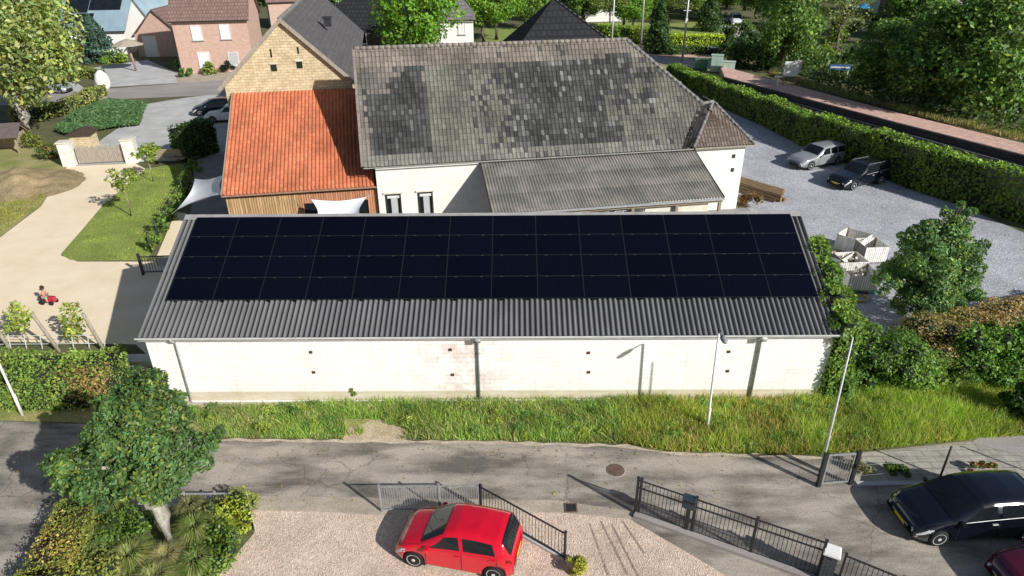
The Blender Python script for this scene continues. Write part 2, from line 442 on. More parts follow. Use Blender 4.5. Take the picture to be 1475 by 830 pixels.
m_lawn = pm('lawn_turf', (.30,.35,.09), (.21,.275,.06), .9, .7, 6, (1,1,1), 14, .28, .6, 30)
m_dry = pm('dry_grass_soil', (.42,.36,.16), (.22,.25,.06), .95, .5, 6, (1,1,1), 9, .35, .5, 14)
m_conc = pm('concrete', (.60,.59,.58), (.45,.445,.44), .9, .6, 7, (1,1,1), 18, .16, .25, 30)
m_pave = pm('grey_paving', (.36,.355,.35), (.27,.265,.26), .9, 1.0, 6, (1,1,1), 12, .15, .2, 30)
m_path = brickmat('path_pavers', (.44,.41,.35), (.36,.335,.29), (.24,.22,.19), .6, .3, .02, plane='XY', bmp=.2)
m_strip = pm('sandy_edge', (.56,.47,.37), (.36,.31,.25), .95, 1.1, 7, (.6,1.4,1), 25, .3, .4, 35)
m_brickpave = brickmat('pink_pavers', (.72,.46,.37), (.64,.40,.32), (.5,.35,.28), .5, .25, .02, plane='XY', bmp=.1)
m_street = pm('street_asphalt', (.40,.36,.34), (.30,.27,.255), .92, .4, 6, (.4,1,1), 15, .15, .2, 30)

g = MB(); g.add([(-900,-300,0),(900,-300,0),(900,1500,0),(-900,1500,0)], [(0,1,2,3)])
tag(g.build('ground', m_soil), 'green brown open ground of the village', None, None, 'structure')

lane_far = [(-19.485, 20.648), (-16.462, 20.441), (-11.118, 19.526), (-6.003, 19.372), (-0.945, 19.257), (4.051, 18.995), (5.467, 18.593), (7.892, 18.485), (10.759, 18.307), (12.314, 18.52), (16.583, 19.104), (18.559, 19.253)]
sheet('road', [(-70, 20.9)]+lane_far+[(60, 20.5), (60, 2), (-70, 2)], .004, m_road, 'worn beige and grey asphalt lane in front of the long barn')
def edge(pts, w, z, mat, label):
    up = []; k = 0
    for i, (x, y) in enumerate(pts):
        k += 1; up.append((x, y+w*(.55+.45*math.sin(i*2.7))))
    dn = [(x, y-w*(.55+.45*math.sin(i*1.9+1))) for i, (x, y) in enumerate(pts)]
    return sheet('road_edge', dn+up[::-1], z, mat, label)
def dense(pts, step=.5):
    out = []
    for a, b in zip(pts[:-1], pts[1:]):
        n = max(1, int(math.hypot(b[0]-a[0], b[1]-a[1])/step)); out += [(a[0]+(b[0]-a[0])*i/n, a[1]+(b[1]-a[1])*i/n) for i in range(n)]
    return out+[pts[-1]]
m_edge_grit = pm('edge_grit', (.66,.55,.42), (.40,.33,.26), .95, 2.2, 7, (.6,1.4,1), 22, .35, .4, 30)
edge(dense([(x, y-.06) for x, y in lane_far[1:9]]), .13, .020, m_edge_grit, 'pale gritty edge of the lane along the grass')
sheet('verge', [(-17.044, 25.266), (-13.254, 21.814), (-1.04, 22.083), (12.738, 21.898), (23.908, 27.322), (40,27), (40,19)]+list(reversed([(-11.179, 19.681), (-6.036, 19.525), (-0.95, 19.409), (4.073, 19.144), (5.495, 18.737), (7.934, 18.628), (10.815, 18.449), (12.379, 18.664), (16.672, 19.254), (18.66, 19.405)]))+[(-16.509, 20.523), (-21.16, 20.774), (-24.382, 25.268)], .008, m_dry, 'rough grass strip between the barn wall and the lane')
sheet('gravel_drive', [(-8.603, 16.08), (-6.401, 16.021), (-4.189, 15.845), (-1.05, 15.815), (1.384, 15.902), (3.653, 15.527), (5.374, 14.036), (6.717, 12.763), (8.101, 10.745), (-9.418, 10.747), (-8.744, 12.99), (-8.275, 14.707)], .012, m_gravel, 'pink gravel driveway under the red car')
sheet('edge_strip', [(-8.848, 16.657), (-4.261, 16.533), (1.409, 16.348), (3.705, 15.872), (3.697, 15.527), (1.38, 15.843), (-1.048, 15.786), (-4.179, 15.786), (-6.386, 15.962), (-8.583, 16.021)], .016, m_strip, 'sandy worn strip between lane and gravel drive')
sheet('footpath', [(12.152, 18.377), (16.391, 18.992), (18.3, 17.958), (17.797, 17.223), (14.289, 17.127), (11.233, 16.841)], .008, m_path, 'paved footpath beside the grass bank behind the black car')
sheet('side_road', [(16.466, 18.992), (17.112, 19.482), (19.557, 19.792), (70,22), (70,15), (18.3, 17.958)], .010, m_street, 'dark side road at the right edge')
sheet('sand_yard', [(-29.248, 26.72), (-23.587, 26.359), (-16.946, 26.005), (-13.2,22.5), (-13.2,33), (-19.694, 37.335), (-19.947, 34.641), (-24.445, 34.733), (-25.87, 35.568), (-27.645, 43.607), (-28.373, 51.326), (-30.018, 52.931), (-35.037, 52.21), (-31.801, 43.477), (-31.101, 38.171), (-32.279, 30.395)], .004, m_sand, 'pale sandy farmyard and drive leading to the wooden gate')
sheet('lawn', [(-24.496, 34.824), (-25.071, 35.008), (-25.981, 35.758), (-26.764, 39.476), (-27.715, 43.739), (-28.455, 51.5), (-26.104, 53.113), (-22.721, 45.097), (-21.101, 38.921), (-20.579, 34.823)], .008, m_lawn, 'mown lawn beside the sandy drive', 'structure')
sheet('lawn_border', [(-20.579, 34.823), (-21.562, 39.474), (-23.012, 45.097), (-26.06, 52.747), (-25.286, 52.746), (-21.234, 42.444), (-19.754, 34.732)], .012, m_soil, 'soil border along the lawn')
sheet('left_lawn', [(-32.097, 30.175), (-31.171, 38.277), (-31.881, 43.609), (-34.785, 51.678), (-39.8, 58.094), (-53.408, 56.017)], .004, m_dry, 'patchy grass left of the sandy drive')
sheet('terrace_strip', [(-20.243, 35.284), (-22.137, 42.193), (-21.3, 41.944), (-19.53, 35.284)], .016, m_sand, 'pale sunlit strip between fence shrubs and barn verge')  # sunlight on the terrace paving, put in as a paler sheet
sheet('terrace', [(-19.869, 34.641), (-19.915, 37.851), (-21.445, 42.953), (-27.362, 58.087), (-24.36, 60.307), (-16.173, 38.919), (-12,35), (-12.5,30)], .006, m_pave, 'grey terrace between lawn fence and orange roofed wing')  # darker paving tone carries the shade lying on the terrace
sheet('courtyard', [(-12.9,31), (-12,35), (-16.3,37.3), (15.6,42.2), (15.6,31.5)], .009, m_pave, 'grey courtyard behind the barn')
sheet('gravel_yard', [(12.3,33), (12.3,23.0), (18,22.8), (22.725, 25.536), (29.656, 25.534), (32.915, 29.301), (31.088, 36.613), (26.334, 54.597), (22.854, 64.415), (19.933, 75.722), (15.6,58), (15.6,42.2)], .004, m_yard, 'grey gravel parking yard beside the farmhouse')
sheet('gate_drive', [(-36.466, 60.313), (-35.016, 52.751), (-29.696, 53.299), (-26.596, 53.484), (-22.842, 56.002), (-31.338, 80.09), (-37.026, 75.758), (-38.889, 73.747), (-37.068, 65.23)], .010, m_conc, 'concrete drive outside the wooden gate')
sheet('street', [(-59.731, 78.984), (-47.731, 81.646), (-34.926, 86.615), (-19.723, 92.16), (-18.138, 84.048), (-31.855, 78.231), (-44.044, 76.108), (-55.95, 73.431)], .012, m_street, 'village street in front of the pink brick house')
sheet('forecourt', [(-57.228, 94.701), (-51.939, 101.853), (-43.858, 92.179), (-40.358, 84.9), (-47.539, 82.841)], .008, m_conc, 'pale concrete forecourt beside the pink brick house')
sheet('house_paving', [(-43.858, 92.179), (-37.322, 98.419), (-32.48, 87.496), (-40.177, 84.48)], .010, m_strip, 'sandy paving in front of the pink brick house')
sheet('green_lawn', [(-54.309, 77.883), (-49.738, 79.724), (-45.301, 71.832), (-48.783, 67.967)], .008, m_lawn, 'small green lawn below the silver car')
sheet('parking_lane', [(-58.504, 83.254), (-53.791, 86.628), (-49.092, 80.868), (-55.319, 78.246)], .014, m_conc, 'paved strip under the silver car')
sheet('crossing_path', [(17.253, 109.336), (30.344, 103.577), (29.86, 98.92), (20.125, 101.793), (16.593, 104.817)], .012, m_brickpave, 'pink paved path behind the farmhouse')
sheet('crossing_road', [(17.927, 103.588), (29.254, 96.733), (28.687, 90.201), (20.217, 94.64)], .008, m_street, 'grey road behind the farmhouse')
sheet('railway_verge', [(18.917, 95.159), (27.798, 90.202), (27.06, 84.016), (19.424, 88.358)], .010, m_dry, 'dry grass strip beside the cabinets')
sheet('far_drive', [(38.976, 134.572), (45.398, 136.571), (40.307, 114.94), (34.305, 114.946)], .010, m_conc, 'pale drive in front of the white van')
sheet('far_lawn', [(-4.793, 133.637), (19.024, 139.716), (40.369, 139.692), (32.109, 109.322), (15.482, 112.085), (-4.165, 114.981)], .006, m_lawn, 'far lawns behind the farmhouse')

sheet('bare_patch', [(-6.358, 19.602), (-6.161, 20.114), (-5.666, 20.235), (-5.414, 20.562), (-4.88, 20.52), (-4.462, 20.194), (-4.17, 20.154), (-3.703, 19.563), (-3.976, 19.334), (-4.972, 19.258), (-6.121, 19.334)], .012, pm('bare_sand', (.66,.50,.38), (.46,.34,.25), .95, 2.5, 7, (1,1,1), 18, .3, .4, 25), 'bare sandy patch in the grass verge')
m_rut = gravelmat('rut_gravel', (.48,.35,.29), (.30,.21,.17), (.62,.48,.41), 26)
for a, b in (((2.352, 15.386),(2.682, 13.453)), ((2.709, 15.471),(3.241, 13.453)), ((3.039, 15.33),(3.533, 13.405)), ((3.384, 15.471),(3.864, 14.187))):
    sheet('tyre_rut', [(a[0]-.02,a[1]), (a[0]+.04,a[1]), (b[0]+.05,b[1]), (b[0]-.03,b[1])], .016, m_rut, 'dark tyre rut pressed into the pink gravel')
# raised brick platform of the little station
def plat():
    up = [(26.318, 88.509), (29.367, 80.622), (36.248, 63.418), (40.945, 53.495), (44.257, 46.286)]
    lo = [(24.879, 81.437), (27.617, 75.325), (34.486, 59.934), (38.983, 50.536), (42.261, 43.826)]
    mb = MB(); mb.prism(up+list(reversed(lo)), .0, .9)
    return mb.build('platform', m_brickpave)
tag(plat(), 'long raised station platform paved in pink brick', None, None, 'structure')
m_edge = brickmat('platform_edge', (.10,.085,.085), (.075,.06,.065), (.02,.02,.02), 1.2, .3, .02, bmp=.1)
def platedge():
    lo = [(24.879, 81.437), (27.617, 75.325), (34.486, 59.934), (38.983, 50.536), (42.261, 43.826)]
    mb = MB()
    for a, b in zip(lo[:-1], lo[1:]):
        d = Vector((b[0]-a[0], b[1]-a[1], 0)).normalized(); n = Vector((d.y, -d.x, 0))
        if n.x > 0: n = -n
        mb.prism([(a[0]+n.x*.01,a[1]+n.y*.01), (b[0]+n.x*.01,b[1]+n.y*.01), (b[0]+n.x*.16,b[1]+n.y*.16), (a[0]+n.x*.16,a[1]+n.y*.16)], 0, .86)
    return mb.build('platform_wall', m_edge)
tag(platedge(), 'dark edge wall of the pink brick platform', None, None, 'structure')
m_ballast = gravelmat('ballast', (.085,.07,.07), (.045,.04,.04), (.13,.115,.11), 8)
sheet('track_bed', [(25.275, 82.389), (27.791, 75.375), (34.669, 59.82), (39.124, 50.271), (42.341, 43.448), (40.028, 40.597), (37.423, 47.706), (33.348, 57.208), (26.813, 72.417), (23.943, 79.3)], .012, m_ballast, 'dark ballast of the railway between hedge and platform')
def rails():
    t = thing('railway_track', 'steel rails on sleepers between the long hedge and the platform', 'railway track', (27.239, 73.706))
    o0 = Vector((*(27.239, 73.706), 0)); pts = [Vector((*p, 0))-o0 for p in ((24.947, 81.205), (27.239, 73.706), (33.886, 58.272), (38.043, 48.641), (40.902, 41.674))]
    for s_ in (-.72, .72):
        mb = MB()
        for a, b in zip(pts[:-1], pts[1:]):
            n = Vector((-(b-a).y, (b-a).x, 0)).normalized()*s_; mb.beam(a+n+Vector((0,0,.22)), b+n+Vector((0,0,.22)), .07, .14)
        mb.build('rail', M['grey_metal'], t)
    mb = MB()
    for a, b in zip(pts[:-1], pts[1:]):
        k = int((b-a).length/.75); ang = math.atan2((b-a).y, (b-a).x)
        for i in range(k): mb.cbox(a+(b-a)*(i/k)+Vector((0,0,.08)), (.24, 2.3, .14), ang)
    mb.build('sleepers', M['dark_wood'], t)
rails()
# wooded bank behind the platform
sheet('bank', [(26.318, 88.509), (29.367, 80.622), (36.248, 63.418), (40.945, 53.495), (44.257, 46.286), (80,55), (80,120), (38.475, 109.317)], .05, m_soil, 'shady overgrown bank behind the platform')

# ------------------------------------------------------------------ the long barn with the solar roof
BRZ = R(-.326)
barn = thing('barn', 'long low white barn with grey corrugated roof carrying the solar panels', 'barn', (-13.863, 21.523, 0), BRZ)
BL, BRUN, BZE, BZR = 26.0, 5.58, 3.13, 5.717
def barn_wall_mat():
    m, N, L, P = nodes('white_block_wall')
    tc = N.new('ShaderNodeTexCoord'); sx = N.new('ShaderNodeSeparateXYZ'); cx = N.new('ShaderNodeCombineXYZ')
    L.new(tc.outputs['Object'], sx.inputs[0]); L.new(sx.outputs['X'], cx.inputs['X']); L.new(sx.outputs['Z'], cx.inputs['Y'])
    b = N.new('ShaderNodeTexBrick'); L.new(cx.outputs[0], b.inputs['Vector'])
    b.inputs['Scale'].default_value = 1; b.inputs['Brick Width'].default_value = .44; b.inputs['Row Height'].default_value = .2
    b.inputs['Mortar Size'].default_value = .008; b.inputs['Mortar Smooth'].default_value = .4
    b.inputs['Color1'].default_value = (.97,.965,.94,1); b.inputs['Color2'].default_value = (.94,.93,.905,1); b.inputs['Mortar'].default_value = (.80,.78,.74,1)
    big = noise(N, L, coords(N, L, (1,1,1.6)), .55, 7, .65)
    pinkish = mixc(N, L, ramp(N, L, big, [(.52, 0), (.75, .5)]), b.outputs['Color'], (.82,.71,.66))
    low = N.new('ShaderNodeMapRange'); L.new(sx.outputs['Z'], low.inputs['Value'])
    low.inputs['From Min'].default_value = .52; low.inputs['From Max'].default_value = .44
    stain = mixc(N, L, ramp(N, L, noise(N, L, coords(N, L, (1,1,3)), 1.6, 6), [(.25, .55), (.7, 1)]), pinkish, (.62,.52,.36))
    ab = N.new('ShaderNodeMath'); ab.operation = 'SUBTRACT'; L.new(sx.outputs['X'], ab.inputs[0]); ab.inputs[1].default_value = 12.0
    a2 = N.new('ShaderNodeMath'); a2.operation = 'ABSOLUTE'; L.new(ab.outputs[0], a2.inputs[0])
    wm = N.new('ShaderNodeMapRange'); L.new(a2.outputs[0], wm.inputs['Value']); wm.inputs['From Min'].default_value = 2.2; wm.inputs['From Max'].default_value = .4
    wn_ = ramp(N, L, noise(N, L, coords(N, L, (1.1,1.1,1.3)), 1.3, 6, .7), [(.44, 0), (.62, 1)])
    wv = N.new('ShaderNodeMath'); wv.operation = 'MULTIPLY'; L.new(wm.outputs[0], wv.inputs[0]); L.new(wn_, wv.inputs[1])
    worn = mixc(N, L, b.outputs['Fac'], (.80,.66,.60), (.55,.43,.37))
    pinkish = mixc(N, L, wv.outputs[0], pinkish, worn)
    c = mixc(N, L, low.outputs[0], pinkish, stain)
    drip = ramp(N, L, noise(N, L, coords(N, L, (5,5,.25)), 1.2, 5, .6), [(.3, .93), (.55, 1.0)])
    L.new(mixc(N, L, 1.0, c, drip, 'MULTIPLY'), P.inputs['Base Color']); P.inputs['Roughness'].default_value = .9
    inv = N.new('ShaderNodeMath'); inv.operation = 'SUBTRACT'; inv.inputs[0].default_value = 1; L.new(b.outputs['Fac'], inv.inputs[1])
    bump(N, L, P, inv.outputs[0], .5, .012)
    return m
W_A0, W_A1, W_B0, W_B1 = .06, 25.9, .25, 10.9
mb = MB()
mb.box(W_A0, W_B0, 0, W_A1, W_B0+.2, BZE+.05)
mb.box(W_A0, W_B1-.2, 0, W_A1, W_B1, BZE+.05)
for a in (W_A0, W_A1-.2):
    mb.extr([(a,W_B0+.2,0),(a,W_B1-.2,0),(a,W_B1-.2,BZE+.05),(a,BRUN,BZR-.1),(a,W_B0+.2,BZE+.05)], (.2,0,0))
mb.build('wall', barn_wall_mat(), barn)
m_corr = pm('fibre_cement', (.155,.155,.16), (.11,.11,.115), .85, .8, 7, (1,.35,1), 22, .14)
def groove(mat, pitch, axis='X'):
    # trough shade put into the colour: sheet troughs darker, crests lighter
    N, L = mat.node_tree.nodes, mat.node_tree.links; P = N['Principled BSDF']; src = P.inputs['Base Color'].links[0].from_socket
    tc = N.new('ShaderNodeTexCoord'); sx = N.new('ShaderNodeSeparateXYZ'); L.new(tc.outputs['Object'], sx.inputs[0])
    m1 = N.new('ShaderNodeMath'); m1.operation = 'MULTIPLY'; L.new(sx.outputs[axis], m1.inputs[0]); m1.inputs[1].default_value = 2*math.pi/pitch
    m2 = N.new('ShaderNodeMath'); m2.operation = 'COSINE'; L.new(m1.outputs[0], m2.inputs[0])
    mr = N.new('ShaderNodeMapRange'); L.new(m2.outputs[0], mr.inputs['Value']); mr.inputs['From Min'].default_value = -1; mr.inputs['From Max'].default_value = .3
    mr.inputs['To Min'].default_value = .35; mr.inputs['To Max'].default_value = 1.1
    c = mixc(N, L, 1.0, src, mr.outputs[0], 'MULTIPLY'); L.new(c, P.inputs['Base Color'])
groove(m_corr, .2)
def corrugated(name, fn, ulen, rows, mat, parent, amp=.046, pitch=.2, per=8):
    """fn(u,s) -> (point, up) ; rows = list of s values (sheet courses overlap)"""
    n = int(ulen/pitch*per); mb = MB()
    for k in range(len(rows)-1):
        V = []
        for s_, lift in ((rows[k], .012*(k+0)), (rows[k+1]+.002, .012*(k+0)-.004)):
            for i in range(n+1):
                u = ulen*i/n; p, up = fn(u, s_)
                h = amp*math.cos(2*math.pi*u/pitch)+lift
                V.append((p[0]+up[0]*h, p[1]+up[1]*h, p[2]+up[2]*h))
        V += [(x, y, z-.012) for x, y, z in V[:n+1]]
        mb.add(V, [(i, i+1, n+2+i, n+1+i) for i in range(n)]+[(2*n+2+i, 2*n+3+i, i+1, i) for i in range(n)])
    return mb.build(name, mat, parent, True)
sl = math.hypot(BRUN, BZR-BZE); cb, sb_ = BRUN/sl, (BZR-BZE)/sl
front = lambda u, s: ((u, s*BRUN, BZE+s*(BZR-BZE)), (0, -sb_, cb))
back = lambda u, s: ((BL-u, 2*BRUN-s*BRUN, BZE+s*(BZR-BZE)), (0, sb_, cb))
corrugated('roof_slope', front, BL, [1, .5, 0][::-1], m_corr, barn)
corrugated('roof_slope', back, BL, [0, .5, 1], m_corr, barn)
mb = MB()
mb.extr([(0,BRUN-.26,BZR-.055),(0,BRUN,BZR+.075),(0,BRUN+.26,BZR-.055),(0,BRUN+.2,BZR-.075),(0,BRUN,BZR+.02),(0,BRUN-.2,BZR-.075)], (BL,0,0))
mb.build('ridge_cap', pm('ridge_cap', (.36,.35,.34), (.27,.265,.26), .85, 2, 5, fine=20, fine_amt=.12), barn)
mb = MB()
mb.extr([(-.1,.06,BZE-.10),(-.1,-.02,BZE-.085),(-.1,-.1,BZE-.03),(-.1,-.11,BZE+.03),(-.1,-.085,BZE+.03),(-.1,-.07,BZE-.02),(-.1,.0,BZE-.065),(-.1,.06,BZE-.075)], (BL+.2,0,0))
mb.box(-.1,.07,BZE-.2,BL+.1,.1,BZE-.03)
mb.build('gutter', M['white_metal'], barn)
mb = MB(); mb.box(.02,.16,2.86,25.9,.247,2.93); mb.build('fascia_board', M['white_metal'], barn)
def pipe(a, hopper, r=.045, mat='grey_metal'):
    mb = MB(); mb.tube([(a-.05,-.03,3.06),(a-.02,.06,2.9),(a,.19,2.78),(a,.19,.12)], r, 10)
    if hopper: mb.box(a-.13,-.06,2.86,a+.13,.16,3.03)
    for z in (2.2,1.2,.45): mb.box(a-.07,.2,z,a+.07,.247,z+.05)
    mb.build('downpipe', M[mat], barn, True)
pipe(1.2, False, .035, 'galv'); pipe(12.55, True); pipe(23.15, True, .055, 'galv')
mb = MB(); mb.tube([(1.2,.19,.12),(1.3,.17,.06),(12.4,.17,.06),(12.5,.17,.06),(22.9,.17,.06)], .04, 8)
mb.build('ground_pipe', M['white_metal'], barn, True)
mb = MB(); mb.box(-.05,-.12,0,25.4,.247,.045)
mb.build('plinth', pm('plinth', (.58,.52,.42), (.42,.37,.29), .95, 1.5, 6, (1,3,1), 20, .2), barn)
m_vent = pm('rusty_vent', (.13,.055,.03), (.05,.025,.018), .9, 8)
for q in ((6.221, 0.25, 2.303), (6.2, 0.25, 1.381), (11.513, 0.25, 2.384), (11.545, 0.25, 1.239), (16.74, 0.25, 2.215), (16.787, 0.25, 1.324), (22.04, 0.25, 2.234), (22.118, 0.25, 1.344)):
    mb = MB(); a, z = q[0], q[2]
    mb.box(a-.06,.225,z-.055,a+.06,.247,z+.055)
    for k in range(3): mb.box(a-.05,.212,z-.04+k*.032,a+.05,.224,z-.028+k*.032)
    mb.build('vent', m_vent, barn)
# rafter ends are hidden; timber verge boards close the gable edges
for a in (-.035, BL+.01):
    mb = MB(); mb.beam((a+.012,.02,BZE-.06),(a+.012,BRUN,BZR-.06),.025,.14); mb.beam((a+.012,2*BRUN-.02,BZE-.06),(a+.012,BRUN+.01,BZR-.06),.025,.14)
    mb.build('verge_board', m_corr, barn)

# ------------------------------------------------------------------ solar panels: 14 columns in 4 rows, each a thing
m_frame = pm('panel_frame', (.020,.023,.027), (.014,.016,.02), .5, 5)
def cellmat():
    m, N, L, P = nodes('solar_cells')
    tc = N.new('ShaderNodeTexCoord'); sx = N.new('ShaderNodeSeparateXYZ'); L.new(tc.outputs['Object'], sx.inputs[0])
    cx = N.new('ShaderNodeCombineXYZ'); L.new(sx.outputs['X'], cx.inputs['X']); L.new(sx.outputs['Y'], cx.inputs['Y'])
    b = N.new('ShaderNodeTexBrick'); b.offset = 0; L.new(cx.outputs[0], b.inputs['Vector'])
    b.inputs['Scale'].default_value = 1; b.inputs['Brick Width'].default_value = .0865; b.inputs['Row Height'].default_value = .173
    b.inputs['Mortar Size'].default_value = .002
    b.inputs['Color1'].default_value = (.0022,.0030,.0085,1); b.inputs['Color2'].default_value = (.0026,.0035,.0095,1); b.inputs['Mortar'].default_value = (.003,.004,.005,1)
    oi = N.new('ShaderNodeObjectInfo')
    f = ramp(N, L, oi.outputs['Random'], [(0, .85), (1, 1.15)])
    L.new(mixc(N, L, 1.0, b.outputs['Color'], f, 'MULTIPLY'), P.inputs['Base Color'])
    P.inputs['Roughness'].default_value = .14; P.inputs['IOR'].default_value = 1.35
    P.inputs['Specular IOR Level'].default_value = .36
    r = ramp(N, L, noise(N, L, coords(N, L), 2, 4), [(.3, .1), (.7, .2)]); L.new(r, P.inputs['Roughness'])
    return m
m_cell = cellmat()
PW, PH, PT = 1.777, 1.075, .035
def solar_module():
    mb = MB(); f = .011
    mb.box(0,0,0,PW,f,PT); mb.box(0,PH-f,0,PW,PH,PT); mb.box(0,f,0,f,PH-f,PT); mb.box(PW-f,f,0,PW,PH-f,PT)
    o = mb.build('solar_module', m_frame)
    g = MB(); g.box(f+.001,f+.001,.006,PW-f-.001,PH-f-.001,PT-.003); g.build('glass', m_cell, o)
    return o
ordn = ['first','second','third','fourth','fifth','sixth','seventh','eighth','ninth','tenth','eleventh','twelfth','thirteenth','last']
rown = ['bottom','second lowest','second highest','top']
pitch_ang = math.atan2(BZR-BZE, BRUN)
proto = solar_module(); first = True
for r_ in range(4):
    for c_ in range(14):
        if first: o = proto; first = False
        else: o = copy_tree(proto)
        s0 = .268*sl+r_*(PH+.007); u = .575+c_*(PW+.007)
        p = Vector((u, s0*cb, BZE+s0*sb_))+Vector((0,-sb_,cb))*.085
        p.rotate(Matrix.Rotation(BRZ,3,'Z'))
        o.location = (p.x-13.863, p.y+21.523, p.z)
        o.rotation_mode = 'XYZ'; o.rotation_euler = (pitch_ang, 0, BRZ)
        if r_ == 0:
            for cx_ in (.38, 1.38):
                cm_ = MB(); cm_.box(cx_-.05,-.05,-.05,cx_+.05,-.001,PT+.006); cm_.build('clamp', M['dark_metal'], o)
        tag(o, 'black solar panel, %s from the left in the %s row on the barn roof' % (ordn[c_], rown[r_]), 'solar panel', 'solar panels on the barn roof')

# ------------------------------------------------------------------ farmhouse behind the barn
FRZ = R(9.55); FO = (-8.51, 38.14)
farm = thing('farmhouse', 'large whitewashed farmhouse with weathered grey patched tile roof and lean-to', 'farmhouse', (*FO, 0), FRZ)
FA1, FD, FE, FZ, FB = 23.6, 8.94, 4.32, 10.15, 4.47
E0 = -.25
m_whitestone = brickmat('whitewashed_stone', (.90,.88,.80), (.84,.82,.74), (.74,.71,.62), .7, .28, .006, noise_amt=.06, bmp=.2)
mb = MB()
mb.box(.64,0,0,FA1,.35,FE+.12); mb.box(.64,FD-.35,0,FA1,FD,FE+.12); mb.box(FA1-.35,.35,0,FA1,FD-.35,FE+.12)
mb.extr([(.64,.35,0),(.64,FD-.35,0),(.64,FD-.35,FE+.12),(.64,FB,FZ-.25),(.64,.35,FE+.12)], (.35,0,0))
mb.build('wall', m_whitestone, farm)

def tiles(name, fn, ulen, slen, tu, ts, colf, mat, parent, keep=None, prof=((0,.0),(.18,.035),(.42,.03),(.62,-.005),(1.0,.0)), lift=.035, jit=.008):
    """rows of real tiles; fn(u,s)->(point,normal) with s in metres up the slope"""
    mb = MB(); cols = []
    nr = int(slen/ts)+1; nc = int(ulen/tu)+1
    for j in range(nr):
        for i in range(nc):
            u0, s0 = i*tu, j*ts
            if u0+tu > ulen+.02 or s0 > slen-.03: continue
            if keep is not None and not keep(u0+tu/2, s0+ts/2): continue
            s1 = min(s0+ts*1.04, slen); dj = rnd.uniform(-jit, jit); V = []
            for (s_, h) in ((s0+dj, lift), (s1, 0)):
                for (pu, ph) in prof:
                    p, n = fn(u0+pu*tu, s_); hh = h+ph+rnd.uniform(0, .004)
                    V.append((p[0]+n[0]*hh, p[1]+n[1]*hh, p[2]+n[2]*hh))
            k = len(prof)
            for (pu, ph) in prof:
                p, n = fn(u0+pu*tu, s0+dj); hh = ph-.005
                V.append((p[0]+n[0]*hh, p[1]+n[1]*hh, p[2]+n[2]*hh))
            mb.add(V, [(q, q+1, k+q+1, k+q) for q in range(k-1)]+[(2*k+q, 2*k+q+1, q+1, q) for q in range(k-1)])
            c = colf(u0+tu/2, s0+ts/2); cols += [c]*len(V)
    return mb.build(name, mat, parent, False, cols=cols)
FSL = math.hypot(FB-E0, FZ-FE); fc, fs = (FB-E0)/FSL, (FZ-FE)/FSL
def f_front(u, s): return ((u, E0+s*fc, FE+s*fs), (0,-fs,fc))
def f_back(u, s): return ((FA1+.25-u, FD-E0-s*fc, FE+s*fs), (0,fs,fc))
HR = 16.82  # ridge end; the right end is hipped
patches = [(.6,3.85,.10,.60),(2.0,3.8,.60,.72),(2.5,3.75,.72,.80),(9.0,15.5,.09,.42),(9.9,16.0,.42,.80),(9.2,10.6,.62,.80),(15.3,16.8,.60,.86)]
holes = [(14.7,15.4,.28,.5),(12.4,12.9,.84,.9)]
def farm_col(u, s):
    f = s/FSL
    c = np.array((.155,.154,.130))
    if u < 3.9 and f > .05: c = np.array((.178,.16,.142))
    if f > .84: c = np.array((.205,.18,.155))
    if f < .07: c = np.array((.19,.185,.16))
    q = math.sin(u*2.3+f*9)+math.sin(u*.9-f*17+1)
    if q > 1.2 and .1 < f < .84: c = c*.84
    d = any(a-.3*rnd.random() < u < b+.25*rnd.random() and lo-.02 < f < hi+.03*rnd.random() for a, b, lo, hi in patches) and not any(a < u < b and lo < f < hi for a, b, lo, hi in holes)
    if not d and 6.6 < u < 9.6 and .1 < f < .82 and rnd.random() < .20+.10*(u-6.6)/3: d = True
    if not d and 16 < u < 18.6 and .3 < f < .72 and math.sin(u*4)+math.sin(f*30) > .1: d = True
    if d:
        c = np.array((.062,.062,.062))*rnd.uniform(.75,1.35)
        if rnd.random() < .10: c = c*1.5
        if u > 9 and rnd.random() < .07: c = np.array((.19,.19,.185))
    elif u > 6.5 and rnd.random() < .05: c = np.array((.085,.085,.08))
    c = c*(1+.13*math.sin(u*.8+s*1.9)+.10*math.sin(u*2.1-s*.7+2))
    return tuple(c*rnd.uniform(.80,1.16))
tiles('roof_slope', f_front, FA1+.25, FSL, .235, .345, farm_col, TILE, farm,
      keep=lambda u, s: u < HR+(FA1+.25-HR)*(1-s/FSL)+.05 and not (s/FSL < .37 and u > 19.55+(s/FSL)*3.7))
tiles('roof_slope', f_back, FA1+.25, FSL, .47, .69, lambda u, s: (.2,.19,.16), TILE, farm, keep=lambda u, s: (FA1+.25-u) < HR+(FA1+.25-HR)*(1-s/FSL)+.05)
HSL = math.hypot(FA1+.25-HR, FZ-FE); hc, hs = (FA1+.25-HR)/HSL, (FZ-FE)/HSL
def f_hip(u, s): return ((FA1+.25-s*hc, E0+u, FE+s*hs), (hs,0,hc))
tiles('roof_hip', f_hip, FD-2*E0, HSL*.98, .3, .345, lambda u, s: tuple(np.array((.16,.15,.135))*rnd.uniform(.8,1.2)), TILE, farm,
      keep=lambda u, s: (u-.1) > s/HSL*(FB-E0) and (FD-2*E0-u-.1) > s/HSL*(FB-E0) and not (u < 2.6 and s < 2.6))
